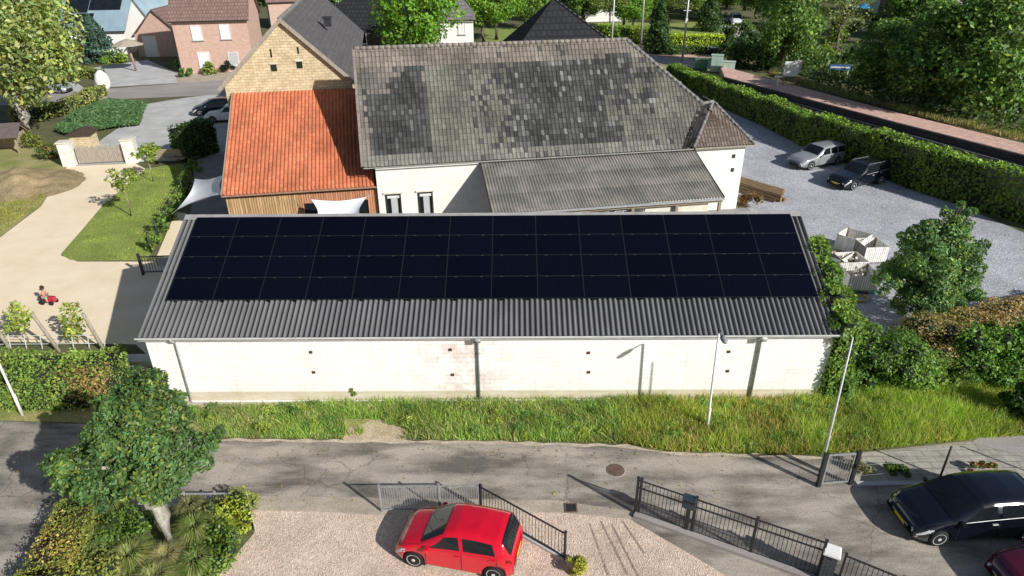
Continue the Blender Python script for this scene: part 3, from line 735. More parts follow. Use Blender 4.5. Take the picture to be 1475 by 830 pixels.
# solid under-roof so no light leaks between tiles
mb = MB()
e = .05
A = [(0,E0+.05,FE-e),(FA1+.2,E0+.05,FE-e),(FA1+.2,FD-E0-.05,FE-e),(0,FD-E0-.05,FE-e),(0,FB,FZ-e-.03),(HR,FB,FZ-e-.03)]
mb.add(A, [(0,1,5,4),(1,2,5),(2,3,4,5),(0,4,3),(0,3,2,1)])
mb.build('roof_deck', M['dark_wood'], farm)
m_ridge = pm('ridge_tile', (.30,.255,.22), (.2,.175,.155), .9, 3, 5, fine=14, fine_amt=.25)
def ridge(name, p0, p1, parent, mat, r=.13, step=.36):
    mb = MB(); p0, p1 = Vector(p0), Vector(p1); n = max(2, int((p1-p0).length/step)); d = (p1-p0)/n
    for k in range(n): mb.tube([p0+d*k-d*.04, p0+d*(k+1)], [r*1.08, r*.95], 8)
    return mb.build(name, mat, parent, True)
ridge('ridge', (-.05,FB,FZ+.0), (HR,FB,FZ+.0), farm, m_ridge)
m_hipr = pm('hip_tile', (.27,.26,.25), (.15,.145,.14), .9, 3, 5, fine=14, fine_amt=.25)
ridge('hip_ridge', (HR,FB,FZ), (HR+(FA1+.25-HR)*.62,FB+(E0-FB)*.62,FZ+(FE-FZ)*.62), farm, m_hipr)
ridge('hip_ridge', (HR,FB,FZ), (FA1+.2,FD-E0,FE+.02), farm, m_hipr)
mb = MB()
for k in range(22):
    s0 = k*.345; p, n = f_front(-.06, s0); q, _ = f_front(-.06, s0+.36)
    mb.beam((p[0],p[1],p[2]+.04),(q[0],q[1],q[2]+.02),.16,.10)
mb.build('verge_tiles', m_ridge, farm)
mb = MB(); mb.extr([(0,E0+.02,FE-.08),(0,E0-.05,FE-.09),(0,E0-.13,FE-.05),(0,E0-.14,FE+.01),(0,E0-.11,FE+.01),(0,E0-.02,FE-.05)], (20.0,0,0))
mb.build('gutter', pm('gutter_zinc', (.44,.43,.40), (.33,.32,.3), .6, 3), farm)
# small cross roof with a hipped front over the right corner
CX0, CX1, CA, CZ, CBk = 20.05, 24.03, 21.95, 6.58, 1.89
m_brown = lambda u, s: tuple(np.array((.18,.145,.12))*rnd.uniform(.75,1.2))
cs = math.hypot(CBk-E0, CZ-FE); ccs, css = (CBk-E0)/cs, (CZ-FE)/cs
tiles('dormer_front', lambda u, s: ((CX0+u, E0+s*ccs, FE+.03+s*css), (0,-css,ccs)), CX1-CX0, cs, .2, .3, m_brown, TILE, farm,
      keep=lambda u, s: (CA-CX0)*(s/cs) < u+.06 and u-.06 < (CX1-CX0)-(CX1-CA)*(s/cs))
SA, SB, SC, SD_ = Vector((19.30,E0-.05,FE+.05)), Vector((CX0+.04,E0-.05,FE+.10)), Vector((CA,CBk-.02,CZ+.04)), Vector((20.75,1.42,6.42))
def strip(u, s):
    f = s/2.9; a = u/.8; p = (SA*(1-a)+SB*a)*(1-f)+(SD_*(1-a)+SC*a)*f
    return (tuple(p), (-.55,-.35,.76))
tiles('dormer_side', strip, .8, 2.9, .2, .29, lambda u, s: tuple(np.array((.022,.021,.021))*rnd.uniform(.4,1.9)), TILE, farm)  # dark slates toned near black, shade of this side put into the colour
rw = math.hypot(CX1-CA, CZ-FE)
tiles('dormer_side', lambda u, s: ((CX1-s*(CX1-CA)/rw, E0+u, FE+.03+s*(CZ-FE)/rw), ((CZ-FE)/rw,0,(CX1-CA)/rw)), 5.2, rw, .26, .3, lambda u, s: tuple(np.array((.15,.13,.115))*rnd.uniform(.8,1.2)), TILE, farm, keep=lambda u, s: u+.05 > (CBk-E0)*(s/rw) and u < .4+3.5*(s/rw))
mb = MB(); mb.add([(CX0+.02,E0+.02,FE-.02),(CX1-.02,E0+.02,FE-.02),(CA,CBk,CZ-.04),(CX1-.02,5,FE-.02),(CA+.3,3.5,CZ-.3)], [(0,1,2),(1,3,4,2)])
mb.build('roof_deck', M['dark_wood'], farm)
ridge('hip_ridge', (CX0-.02,E0-.02,FE+.06), (CA,CBk,CZ+.04), farm, m_hipr, .1, .3)
ridge('hip_ridge', (CX1+.02,E0-.02,FE+.06), (CA,CBk,CZ+.04), farm, m_hipr, .1, .3)
ridge('ridge', (CA,CBk,CZ+.04), (CA-.85,1.66,CZ+.0), farm, m_hipr, .1, .3)
mb = MB(); mb.box(CX0+.1,E0-.06,FE-.09,CX1+.05,E0+.03,FE+.0); mb.build('eaves_board', M['grey_wood'], farm)
# lean-to with corrugated roof
LA0, LA1, LZ, LZB, LD = 6.82, 20.15, 4.16, 2.74, 4.74
ls = math.hypot(LD, LZ-LZB)
m_corr2 = pm('old_fibre_cement', (.235,.215,.19), (.135,.135,.12), .9, .7, 7, (1,1,1), 16, .2, lo=.4, hi=.62)
corrugated('leanto_roof', lambda u, s: ((LA0+u, -LD*(1-s)-.003, LZB+s*(LZ-LZB)), (0,-(LZ-LZB)/ls,LD/ls)), LA1-LA0, [0,.34,.67,1], m_corr2, farm, .03, .177, 6)
mb = MB(); mb.box(LA0,-LD-.12,LZB-.13,LA1,-LD-.02,LZB-.02); mb.build('leanto_gutter', M['galv'], farm)
mb = MB(); mb.beam((LA1+.03,-LD,LZB-.03),(LA1+.03,-.02,LZ-.03),.04,.16); mb.beam((LA0-.03,-LD,LZB-.03),(LA0-.03,-.02,LZ-.03),.04,.16); mb.build('leanto_verge', M['dark_wood'], farm)
for k in range(6):
    a = LA0+.15+k*(LA1-LA0-.3)/5
    mb = MB(); mb.box(a-.08,-LD+.05,0,a+.08,-LD+.21,LZB-.14); mb.build('leanto_post', M['wood'], farm)
mb = MB(); mb.box(LA0,-LD+.04,LZB-.30,LA1,-LD+.22,LZB-.141); mb.build('leanto_beam', M['wood'], farm)
mb = MB(); mb.box(15.6,-LD+.30,0,19.4,-LD+.42,2.35); mb.build('leanto_wall', M['cream_wall'], farm)
for a in (11.2, 12.5, 13.8):
    mb = MB(); mb.box(a,-LD+.30,.9,a+1.0,-LD+.36,2.3); f = mb.build('window', M['white_metal'], farm)
    g = MB(); g.box(a+.08,-LD+.285,.98,a+.48,-LD+.298,2.22); g.box(a+.54,-LD+.285,.98,a+.92,-LD+.298,2.22); g.build('pane', M['glass'], f)
# two tall windows in the white wall
m_frame_dark = pm('window_frame', (.03,.03,.032), (.02,.02,.022), .5, 5)
m_blind = pm('blind', (.55,.56,.55), (.42,.43,.42), .7, 2, 3, (30,1,1))
for (a0, a1) in ((1.07,1.97), (2.98,3.86)):
    mb = MB()
    for (x0,z0,x1,z1) in ((a0,.9,a0+.09,2.54),(a1-.09,.9,a1,2.54),(a0+.09,2.45,a1-.09,2.54),(a0+.09,.9,a1-.09,.98)):
        mb.box(x0,-.06,z0,x1,-.002,z1)
    f = mb.build('window', m_frame_dark, farm)
    g = MB(); g.box(a0+.09,-.025,.98,a1-.09,-.008,2.45); g.build('pane', M['glass'], f)
    g = MB(); g.box(a0+.1,-.05,2.28,a1-.1,-.027,2.44); g.build('roller_blind', M['white_metal'], f)
    g = MB(); g.box(a0+.3,-.035,.99,a1-.22,-.026,2.27); g.build('curtain', m_blind, f)
    g = MB(); g.box(a0-.12,-.09,2.56,a1+.12,-.002,2.66); g.build('lintel', M['cream_wall'], f)
for (a, z) in ((22.9,3.6),(22.95,2.7),(21.2,2.2)):
    mb = MB(); mb.box(a-.09,-.05,z-.13,a+.09,-.002,z+.1); mb.build('wall_box', M['dark_metal'], farm)

# orange roofed wing
wing = thing('timber_wing', 'timber clad wing under a bright orange pantile roof', 'house wing', (*FO, 0), FRZ)
OL, OR_, OB, OZ, OT, OTB = -8.07, .62, .05, 3.05, 7.17, 7.81
osl = math.hypot(OTB-OB, OT-OZ); oc, os_ = (OTB-OB)/osl, (OT-OZ)/osl
def orange(u, s):
    c = np.array((.55,.185,.095)); q = math.sin(u*1.3+s*.8)+math.sin(u*3.1-s*1.7)
    c = c*(1+.06*q)*rnd.uniform(.88,1.12)
    if rnd.random() < .03: c = np.array((.58,.235,.125))
    return tuple(c)
tiles('roof', lambda u, s: ((OL+u, OB+s*oc, OZ+s*os_), (0,-os_,oc)), OR_-OL, osl, .225, .34, orange, TILE, wing,
      prof=((0,.03),(.2,.06),(.45,.055),(.68,.0),(.85,-.005),(1.0,.03)), lift=.02, jit=.004)
mb = MB(); mb.add([(OL+.02,OB+.03,OZ-.05),(OR_-.02,OB+.03,OZ-.05),(OR_-.02,OTB,OT-.05),(OL+.02,OTB,OT-.05),(OL+.02,OB+.03,OZ-.16),(OR_-.02,OB+.03,OZ-.16),(OR_-.02,OTB,OT-.16),(OL+.02,OTB,OT-.16)],
    [(0,1,2,3),(7,6,5,4),(0,4,5,1),(0,3,7,4),(1,5,6,2)])
mb.build('roof_deck', M['dark_wood'], wing)
def plankmat(name, c1, c2, w=.14):
    m, N, L, P = nodes(name)
    tc = N.new('ShaderNodeTexCoord'); sx = N.new('ShaderNodeSeparateXYZ'); cx = N.new('ShaderNodeCombineXYZ'); L.new(tc.outputs['Object'], sx.inputs[0])
    L.new(sx.outputs['Z'], cx.inputs['X']); L.new(sx.outputs['X'], cx.inputs['Y'])
    b = N.new('ShaderNodeTexBrick'); L.new(cx.outputs[0], b.inputs['Vector']); b.inputs['Scale'].default_value = 1
    b.inputs['Brick Width'].default_value = 9; b.inputs['Row Height'].default_value = w; b.inputs['Mortar Size'].default_value = .012; b.inputs['Bias'].default_value = 0
    b.inputs['Color1'].default_value = (*c1,1); b.inputs['Color2'].default_value = (*c2,1); b.inputs['Mortar'].default_value = (c2[0]*.3,c2[1]*.3,c2[2]*.3,1)
    f = ramp(N, L, noise(N, L, coords(N, L, (9,9,.7)), 2, 5), [(.3,.65),(.7,1.3)])
    L.new(mixc(N, L, 1.0, b.outputs['Color'], f, 'MULTIPLY'), P.inputs['Base Color']); P.inputs['Roughness'].default_value = .85
    inv = N.new('ShaderNodeMath'); inv.operation = 'SUBTRACT'; inv.inputs[0].default_value = 1; L.new(b.outputs['Fac'], inv.inputs[1]); bump(N, L, P, inv.outputs[0], .6, .02)
    return m
m_clad = plankmat('timber_cladding', (.62,.40,.20), (.40,.24,.11))
m_clad2 = plankmat('orange_cladding', (.58,.28,.15), (.46,.20,.10))
mb = MB(); mb.box(OL+.12,.25,0,-3.9,.45,OZ+.0); mb.extr([(OL+.12,.45,0),(OL+.12,OTB,0),(OL+.12,OTB,OT-.2),(OL+.12,.45,OZ+.1)], (.18,0,0))
mb.build('timber_wall', m_clad, wing)
mb = MB(); mb.box(OR_-.6,.25,0,OR_-.0,.45,OZ); mb.build('timber_pier', m_clad2, wing)
mb = MB(); mb.box(-3.9,.253,2.2,OR_-.6,.45,OZ); mb.box(-3.9,.253,0,-3.7,.45,2.2)
mb.build('door_surround', m_clad2, wing)
mb = MB(); mb.box(-3.7,.35,0,OR_-.6,.41,2.2); f = mb.build('glass_front', m_frame_dark, wing)
g = MB()
for k in range(4): g.box(-3.64+k*.93,.335,.06,-3.64+k*.93+.85,.348,2.14)
g.build('pane', M['glass'], f)
mb = MB(); mb.box(OL-.02,OB-.1,OZ-.06,OR_-.02,OB-.01,OZ+.02); mb.build('gutter', pm('brown_gutter', (.42,.24,.16), (.3,.17,.12), .7, 4), wing)
mb = MB(); mb.beam((OL-.03,OB,OZ+.02),(OL-.03,OTB,OT+.02),.05,.16); mb.build('verge_board', M['grey_wood'], wing)

# tall stone gable house behind it
gable = thing('stone_house', 'tall yellow stone gable house with dark slate roof behind the orange roof', 'house', (*FO, 0), FRZ)
GA, GZ, GL, GR, GE, GB0, GB1 = -4.47, 11.57, -8.85, -.25, 7.5, 7.85, 33.0
m_stone = brickmat('yellow_stone', (.72,.59,.39), (.60,.48,.30), (.42,.33,.2), .42, .17, .016, noise_amt=.2, bmp=.5)
GW = GB0+.003
mb = MB()
mb.extr([(GL+.35,GW,0),(GR-.35,GW,0),(GR-.35,GW,GE+.1),(GA,GW,GZ-.22),(GL+.35,GW,GE+.1)], (0,.4,0))
mb.extr([(GL+.35,GB1-.6,0),(GR-.35,GB1-.6,0),(GR-.35,GB1-.6,GE+.1),(GA,GB1-.6,GZ-.22),(GL+.35,GB1-.6,GE+.1)], (0,.4,0))
mb.box(GL+.35,GW+.4,0,GL+.7,GB1-.6,GE+.2); mb.box(GR-.7,GW+.4,0,GR-.35,GB1-.6,GE+.2)
mb.build('wall', m_stone, gable)
m_slate = brickmat('slate', (.125,.118,.12), (.10,.094,.098), (.055,.052,.054), .5, .32, .02, noise_amt=.3, plane='XY', bmp=.3)
for s_ in (-1, 1):
    xe = GL if s_ < 0 else GR
    ln = math.hypot(xe-GA, GZ-GE); nx, nz = s_*(GZ-GE)/ln, abs(xe-GA)/ln
    mb = MB(); mb.extr([(GA,GB0-.2,GZ),(xe,GB0-.2,GE),(xe,GB1,GE),(GA,GB1,GZ)], (-nx*.14,0,-nz*.14)); mb.build('roof_slope', m_slate, gable)
    mb = MB(); mb.beam((xe+s_*-.0,GB0-.24,GE-.06),(GA,GB0-.24,GZ-.06),.07,.22); mb.build('verge_board', M['grey_wood'], gable)
ridge('ridge', (GA,GB0-.2,GZ+.0), (GA,GB1,GZ+.0), gable, m_hipr, .13, .45)
mb = MB(); mb.cbox((-2.35,17.0,10.25),(.5,.5,.55)); mb.cbox((-2.35,17.0,10.6),(.65,.65,.12)); mb.build('roof_vent', M['dark_metal'], gable)
for (a, z, w_, h_) in (((-5.305, 7.85, 8.658)[0],(-5.305, 7.85, 8.658)[2],.36,.42),((-3.702, 7.85, 8.782)[0],(-3.702, 7.85, 8.782)[2],.36,.42),((-5.334, 7.85, 9.546)[0],(-5.334, 7.85, 9.546)[2],.1,.5),((-3.663, 7.85, 9.67)[0],(-3.663, 7.85, 9.67)[2],.1,.4)):
    mb = MB()
    mb.box(a-w_/2,GB0-.03,z-h_/2,a+w_/2,GB0+.0,z+h_/2)
    mb.build('owl_hole', M['core'], gable)
    if w_ > .2:
        mb = MB(); mb.box(a-w_/2-.06,GB0-.06,z+h_/2+.005,a+w_/2+.06,GB0-.0,z+h_/2+.1); mb.build('stone_lintel', M['cream_wall'], gable)

# shade sails
m_sail = pm('sail_cloth', (.84,.85,.87), (.76,.77,.8), .8, 2, 3)
def sail(name, label, C4, sag, loc):
    C4 = [Vector(c) for c in C4]; o0 = Vector(loc); mb = MB(); n = 13
    def P_(u, v):
        p = (C4[0]*(1-u)*(1-v)+C4[1]*u*(1-v)+C4[2]*u*v+C4[3]*(1-u)*v); c = sum(C4, Vector())/4
        e = max(abs(u-.5), abs(v-.5))*2; along = (1-(2*(v if abs(u-.5) > abs(v-.5) else u)-1)**2)
        p = p+(c-p)*.22*along*e**2; p.z -= sag*(1-(2*u-1)**2)*(1-(2*v-1)**2)
        return tuple(p-o0)
    mb.grid(P_, n, n); t = thing(name, label, 'shade sail', loc)
    mb.build('cloth', m_sail, t, True)
    r = MB()
    for c in C4: r.tube([c-o0, c-o0+Vector((0,0,-.02))+(c-sum(C4,Vector())/4).normalized()*.35], .012, 5)
    r.build('rope', M['galv'], t)
    return t
sail('shade_sail', 'grey white shade sail stretched left of the orange roofed wing', [(-20.168, 41.8, 2.421), (-16.773, 38.5, 3.786), (-16.42, 36.9, 3.166), (-19.97, 38.2, 1.694)], .35, (-18.5,39,0))
sail('shade_sail', 'white shade sail over the terrace in front of the timber wall', [(-11.422, 36.8, 2.826), (-8.376, 37.4, 2.73), (-8.098, 34.6, 2.159), (-10.715, 34.2, 2.244)], .35, (-8.5,35.5,0))
m_ = MB(); m_.tube([(0,0,0),(0,0,1.62)], .05, 8)
po = m_.build('sail_post', M['dark_metal'], None, True, loc=(-18.35,37.1,0)); tag(po, 'short dark post holding the low corner of the grey shade sail', 'post')

# ------------------------------------------------------------------ vehicles
def lerp_tab(tab, x):
    if x <= tab[0][0]: return tab[0][1]
    for (a, va), (b, vb) in zip(tab[:-1], tab[1:]):
        if x <= b: return va+(vb-va)*(x-a)/(b-a)
    return tab[-1][1]
def make_car(name, label, loc, heading, L, W, H, body_mat, top, belt, xw, rw, side_wins, screen, rear, wheel_y=None, roof_w=.78, sill=.2,
             rack=False, chrome=False, plate=None, group=None, fine=.05, spokes=5, trim=None):
    """x forward; top/belt are (x, z) tables from tail to nose; xw = (rear, front) axles"""
    t = thing(name, label, 'car', loc, heading, group)
    W2 = W/2; arch = rw+.045
    def wd(x):
        e = max(0, (abs(x)-L*.36)/(L*.14)); return W2*(1-.20*e*e)
    def zb(x):
        z = sill+.06*max(0,(abs(x)-L*.42)/(L*.08))
        for a in xw:
            d = abs(x-a)
            if d < arch: z = max(z, rw*.95+math.sqrt(arch*arch-d*d)*.95)
        return z
    def sec(x):
        w = wd(x); zt = lerp_tab(top, x); zl = min(lerp_tab(belt, x), zt-.03); z0 = zb(x)
        z5 = max(zl+.012, zt-.07); f = min(1, max(0, (z5-zl)/max(.05, H-.07-lerp_tab(belt, x))))
        y4 = w*.955; y5 = y4+(W2*roof_w-y4)*f
        if z5-zl < .05: y5 = y4-.02
        m = z0+(zl-z0)*.5
        return [(w*.90, z0), (w*.985, z0+.03), (w, m), (w*.99, zl-.06), (y4, zl), (y5, z5), (y5*.72, zt-.014), (y5*.36, zt-.003), (0, zt)]
    n = int(L/fine); xs = [-L/2+L*i/n for i in range(n+1)]
    for a in xw: xs += [a-arch+.001, a+arch-.001, a-arch-.006, a+arch+.006]
    xs = sorted(xs)
    mb = MB(); V = []; F = []
    for x in xs:
        q = sec(x); V += [(x, -y, z) for y, z in q]+[(x, y, z) for y, z in reversed(q[:-1])]
    m = 17
    for i in range(len(xs)-1):
        for k in range(m-1): F.append((i*m+k, i*m+k+1, (i+1)*m+k+1, (i+1)*m+k))
    F.append(tuple(range(m))); F.append(tuple((len(xs)-1)*m+k for k in reversed(range(m))))
    mb.add(V, F)
    # flip to face outwards
    mb.f = [tuple(reversed(f)) for f in mb.f]
    b = mb.build('body', body_mat, t, True)
    u = MB(); u.box(-L*.46,-W2*.86,sill*.75,L*.46,W2*.86,sill+.22)
    for a in xw:
        u.cbox((a,0,rw+.03),(arch*1.9,W*.90,rw*1.7))
    u.build('underbody', M['black'], t)
    def side_pt(x, tt, s):
        q = sec(x); (y4,z4),(y5,z5) = q[4], q[5]
        return (x, s*(y4+(y5-y4)*tt+.007), z4+(z5-z4)*tt)
    for (xb0, xb1, xt0, xt1) in side_wins:
        for s in (-1, 1):
            g = MB(); g.grid(lambda a, c: side_pt((xb0+(xb1-xb0)*a)*(1-c)+(xt0+(xt1-xt0)*a)*c, .10+.78*c, s), 9, 5)
            if s > 0: g.f = [tuple(reversed(f)) for f in g.f]
            g.build('side_window', M['glass'], t, True)
    def top_pt(x, s, k=.9, off=.008, xo=0):
        q = sec(x); yy = abs(s)*q[5][0]*k
        pts = [(q[8][0],q[8][1]),(q[7][0],q[7][1]),(q[6][0],q[6][1]),(q[5][0],q[5][1])]
        z = lerp_tab(pts, yy)
        return (x+xo, math.copysign(yy, s), z+off)
    for nm, (x0, x1) in (('windscreen', screen), ('rear_window', rear)):
        g = MB(); g.grid(lambda a, c: top_pt(x0+(x1-x0)*c, a*2-1, .9, .010, .012 if nm == 'windscreen' else -.022), 13, 9); g.build(nm, M['glass'], t, True)
    # doors: thin raised skins with visible seams, each with a handle
    dx = sorted([(min(w[0],w[1]), max(w[0],w[1])) for w in side_wins[:2]], reverse=True)
    for (a0, a1) in dx:
        for s in (-1, 1):
            def dp(a, c):
                x = a0-.05+(a1-a0+.10)*a; q = sec(x); z0 = max(q[0][1]+.05, sill+.06)
                z = z0+(q[4][1]-.03-z0)*c; y = lerp_tab(sorted([(q[1][1],q[1][0]),(q[2][1],q[2][0]),(q[3][1],q[3][0]),(q[4][1],q[4][0])]), z)
                return (x, s*(y+.006), z)
            g = MB(); g.grid(dp, 8, 6)
            if s > 0: g.f = [tuple(reversed(f)) for f in g.f]
            d = g.build('door', body_mat, t, True)
            h = MB(); p = dp(.12, .86); h.cbox((p[0], s*(abs(p[1])+.018), p[2]), (.17,.03,.028)); h.build('handle', M['chrome'] if chrome else body_mat, d)
            h = MB()
            for e_ in (0, 1):
                for i in range(6):
                    p0, p1 = dp(e_, i/6), dp(e_, (i+1)/6); h.beam((p0[0], p0[1]+s*.001, p0[2]), (p1[0], p1[1]+s*.001, p1[2]), .006, .012)
            h.build('seam', M['black'], d)
    for a in xw:
        for s in (-1, 1):
            c = Matrix.Translation((a, s*(W2*.985-.095), rw)) @ Matrix.Rotation(-s*math.pi/2, 4, 'X')
            ty = MB(); ty.lathe([(rw*.66,-.10),(rw*.92,-.10),(rw,-.06),(rw,.06),(rw*.93,.10),(rw*.68,.105)], (0,0,0), 22, c)
            w_ = ty.build('wheel', M['black'], t, True)
            ri = MB(); ri.lathe([(rw*.69,.04),(rw*.69,.108),(rw*.62,.104),(rw*.60,.05)], (0,0,0), 22, c)
            for k in range(spokes):
                mm = c @ Matrix.Rotation(2*math.pi*k/spokes, 4, 'Z'); ri.box(0,-rw*.13,.07,rw*.64,rw*.13,.104, mm)
            ri.lathe([(rw*.18,.06),(rw*.18,.112),(.01,.114)], (0,0,0), 12, c)
            ri.build('rim', M['chrome'], w_)
    for s in (-1, 1):
        def lp(a, c, x0, x1, k0, k1, end):
            x = x0+(x1-x0)*a; q = sec(x); z = q[3][1]+(c-.72)*.17; y = q[3][0]*(1-(.0))
            return (x, s*(y+.006)-s*max(0,c-.7)*.12, z)
        g = MB(); g.grid(lambda a, c: lp(a, c, L*.39, L*.488, 0, 0, 1), 7, 4)
        if s > 0: g.f = [tuple(reversed(f)) for f in g.f]
        g.build('headlight', M['lamp_glass'], t, True)
        hl = MB(); hl.cbox((L*.485, s*W2*.52, sec(L*.47)[3][1]-.03), (.05,.34,.11), -s*.35); hl.build('headlight', M['lamp_glass'], t, bevel=.02)
        g = MB(); g.grid(lambda a, c: lp(a, c, -L*.49, -L*.44, 0, 0, 1), 5, 4)
        if s < 0: g.f = [tuple(reversed(f)) for f in g.f]
        g.build('tail_light', M['red_glass'], t, True)
        xm = screen[0]-.08 if screen[0] < screen[1] else screen[0]-.18
        xm = max(screen)-.22; q = sec(xm)
        mm = MB(); mm.cbox((xm, s*(q[4][0]+.10), q[4][1]+.06), (.13,.17,.11), s*.15); mm.cbox((xm, s*(q[4][0]+.01), q[4][1]+.02), (.06,.08,.04))
        mm.build('mirror', body_mat, t, bevel=.025)
    q = sec(L/2); zf = q[2][1]
    gr = MB(); gr.box(L/2-.03,-W2*.42,zf-.02,L/2+.012,W2*.42,zf+.07); gr.box(L/2-.02,-W2*.5,sill+.06,L/2+.012,W2*.5,sill+.16); gr.build('grille', M['black'], t, bevel=.01)
    if chrome:
        cg = MB(); cg.box(L/2+.0,-W2*.44,zf+.072,L/2+.018,W2*.44,zf+.092); cg.build('grille_trim', M['chrome'], t)
    if plate:
        for sx_, x in ((1, L/2+.02), (-1, -L/2-.02)):
            p = MB(); p.cbox((x, 0, (sill+.2) if sx_ > 0 else .62), (.014,.50,.11)); p.build('number_plate', plate, t)
    if rack:
        for s in (-1, 1):
            rr = MB(); y = W2*roof_w*.92
            rr.tube([(-L*.40,s*y,lerp_tab(top,-L*.40)-.06),(-L*.38,s*y,H-.02),(L*.0,s*y,H-.01),(L*.03,s*y,lerp_tab(top,L*.03)-.07)], .014, 6); rr.build('roof_rail', M['grey_metal'], t, True)
    if trim:
        for s in (-1, 1):
            rr = MB(); xs_ = [side_wins[-1][0], side_wins[0][1]]
            pts = [side_pt(min(xs_)+(max(xs_)-min(xs_))*k/10, .03, s) for k in range(11)]
            rr.tube(pts, .011, 5); rr.build('window_trim', M['chrome'], t, True)
    hs_ = MB(); xh0, xh1 = max(screen)+.03, L*.455
    for s in (-1, 1):
        pts = []
        for i in range(8):
            x = xh0+(xh1-xh0)*i/7; q = sec(x); pts.append((x, s*q[5][0]*.93, lerp_tab([(q[8][0],q[8][1]),(q[7][0],q[7][1]),(q[6][0],q[6][1]),(q[5][0],q[5][1])], q[5][0]*.93)+.002))
        hs_.tube(pts, .006, 4)
    pts = [top_pt(xh1, k/5-1, .93, .002) for k in range(11)]; hs_.tube(pts, .006, 4)
    hs_.build('bonnet_seam', M['black'], t)
    bl_ = MB(); q = sec(L*.49); bl_.cbox((L*.5+.004, 0, sill+.30), (.012, W2*1.3, .012)); bl_.cbox((-L*.5-.004, 0, .56), (.012, W2*1.3, .012)); bl_.build('bumper_seam', M['black'], t)
    w1 = MB(); x0 = max(screen); p = top_pt(x0-.02, -.55, .9, .02); p2 = top_pt(x0-.28, .05, .9, .02); w1.tube([p, p2], .008, 4)
    p = top_pt(x0-.02, .1, .9, .02); p2 = top_pt(x0-.26, .6, .9, .02); w1.tube([p, p2], .008, 4); w1.build('wiper', M['black'], t)
    return t
HATCH_TOP = lambda L,H: [(-L*.5,.62),(-L*.497,.86),(-L*.475,.98),(-L*.415,H*.93),(-L*.36,H*.965),(-L*.2,H),(-L*.02,H*.995),(L*.06,H*.955),(L*.262,.99),(L*.31,.945),(L*.42,.83),(L*.475,.70),(L*.5,.50)]
HATCH_BELT = lambda L: [(-L*.5,.96),(-L*.3,.96),(L*.05,.90),(L*.26,.86),(L*.42,.74),(L*.5,.46)]
def hatch(name, label, loc, hd, L, W, H, mat, **k):
    return make_car(name, label, loc, hd, L, W, H, mat, HATCH_TOP(L,H), HATCH_BELT(L), (-L*.345, L*.325), .30,
        [(-L*.07, L*.20, -L*.05, L*.06), (-L*.36, -L*.10, -L*.33, -L*.085)], (L*.255, L*.07), (-L*.472, -L*.40), **k)
def estate(name, label, loc, hd, L, W, H, mat, rw=.34, **k):
    top = [(-L*.5,.60),(-L*.497,.92),(-L*.485,1.05),(-L*.45,H*.95),(-L*.42,H*.985),(-L*.2,H),(-L*.02,H*.99),(L*.03,H*.96),(L*.185,1.06),(L*.25,1.0),(L*.42,.90),(L*.48,.76),(L*.5,.55)]
    belt = [(-L*.5,1.02),(-L*.3,1.0),(L*.05,.97),(L*.2,.95),(L*.42,.82),(L*.5,.5)]
    return make_car(name, label, loc, hd, L, W, H, mat, top, belt, (-L*.29, L*.315), rw,
        [(-L*.09, L*.135, -L*.08, L*.03), (-L*.25, -L*.11, -L*.245, -L*.10), (-L*.44, -L*.27, -L*.42, -L*.265)], (L*.175, L*.04), (-L*.482, -L*.44), roof_w=.80, sill=.26, **k)
red = paint('red_paint', (.68,.006,.026), .2, .8)
blackp = paint('black_paint', (.005,.006,.012), .12, .8)
maroon = paint('maroon_paint', (.10,.008,.03), .2, .8)
silver = paint('silver_paint', (.42,.43,.45), .3, .5, .35)
navy = paint('dark_blue_paint', (.008,.011,.02), .18, .7)
whitep = paint('white_paint', (.78,.79,.80), .3, .5)
yplate = pm('yellow_plate', (.70,.52,.03), (.6,.45,.02), .5, 9)
def car_from_front_wheel(c, hd, xw, yw):
    """ground point of the nearer front wheel -> centre of the car (nearer side = its left)"""
    f = Vector((math.cos(hd), math.sin(hd))); l = Vector((-f.y, f.x))
    return (c[0]-f.x*xw-l.x*yw, c[1]-f.y*xw-l.y*yw)
h = R(167)
hatch('parked_car', 'small bright red hatchback parked on the pink gravel by the fence', car_from_front_wheel((-2.911, 13.815), h, 3.56*.325, .76), h, 3.56, 1.6, 1.5, red, plate=yplate)
h = R(184)
hatch('parked_car', 'glossy black hatchback with chrome trim parked on the lane by the footpath', car_from_front_wheel((12.652, 14.39), h, 4.2*.325, .85), h, 4.2, 1.75, 1.5, blackp, plate=yplate, chrome=True, trim=True, spokes=7)
h = R(184)
fp = (13.54, 13.259)
hatch('parked_car', 'dark maroon car with only its bonnet in view at the bottom right corner', (fp[0]+1.85, fp[1]-.35), h, 3.9, 1.68, 1.5, maroon, plate=yplate, chrome=True)
fw, rw_ = (22.648, 49.78), (25.538, 51.128)
h = math.atan2(fw[1]-rw_[1], fw[0]-rw_[0])
estate('parked_car', 'silver grey estate car parked against the long hedge', car_from_front_wheel(fw, h, 4.6*.315, .88), h, 4.6, 1.86, 1.62, silver, chrome=False)
fw, rw_ = (23.872, 45.288), (26.703, 46.73)
h = math.atan2(fw[1]-rw_[1], fw[0]-rw_[0])
estate('parked_car', 'dark blue estate car with roof rails parked in front of the silver one', car_from_front_wheel(fw, h, 4.6*.315, .86), h, 4.6, 1.83, 1.62, navy, rack=True, chrome=True, plate=yplate, trim=True)
h = R(188)
estate('parked_car', 'white car parked in the shade beside the stone gable house', car_from_front_wheel((-28.539, 65.357), h, 4.4*.315, .86), h, 4.4, 1.8, 1.6, whitep)
hatch('parked_car', 'dark blue hatchback in the shade behind the white car', (-29.885, 69.398), R(200), 4.1, 1.7, 1.5, navy)
hatch('parked_car', 'silver hatchback parked under the big yellow green tree', (-52.507, 80.104), R(-6), 4.2, 1.72, 1.48, silver)
van_t = None
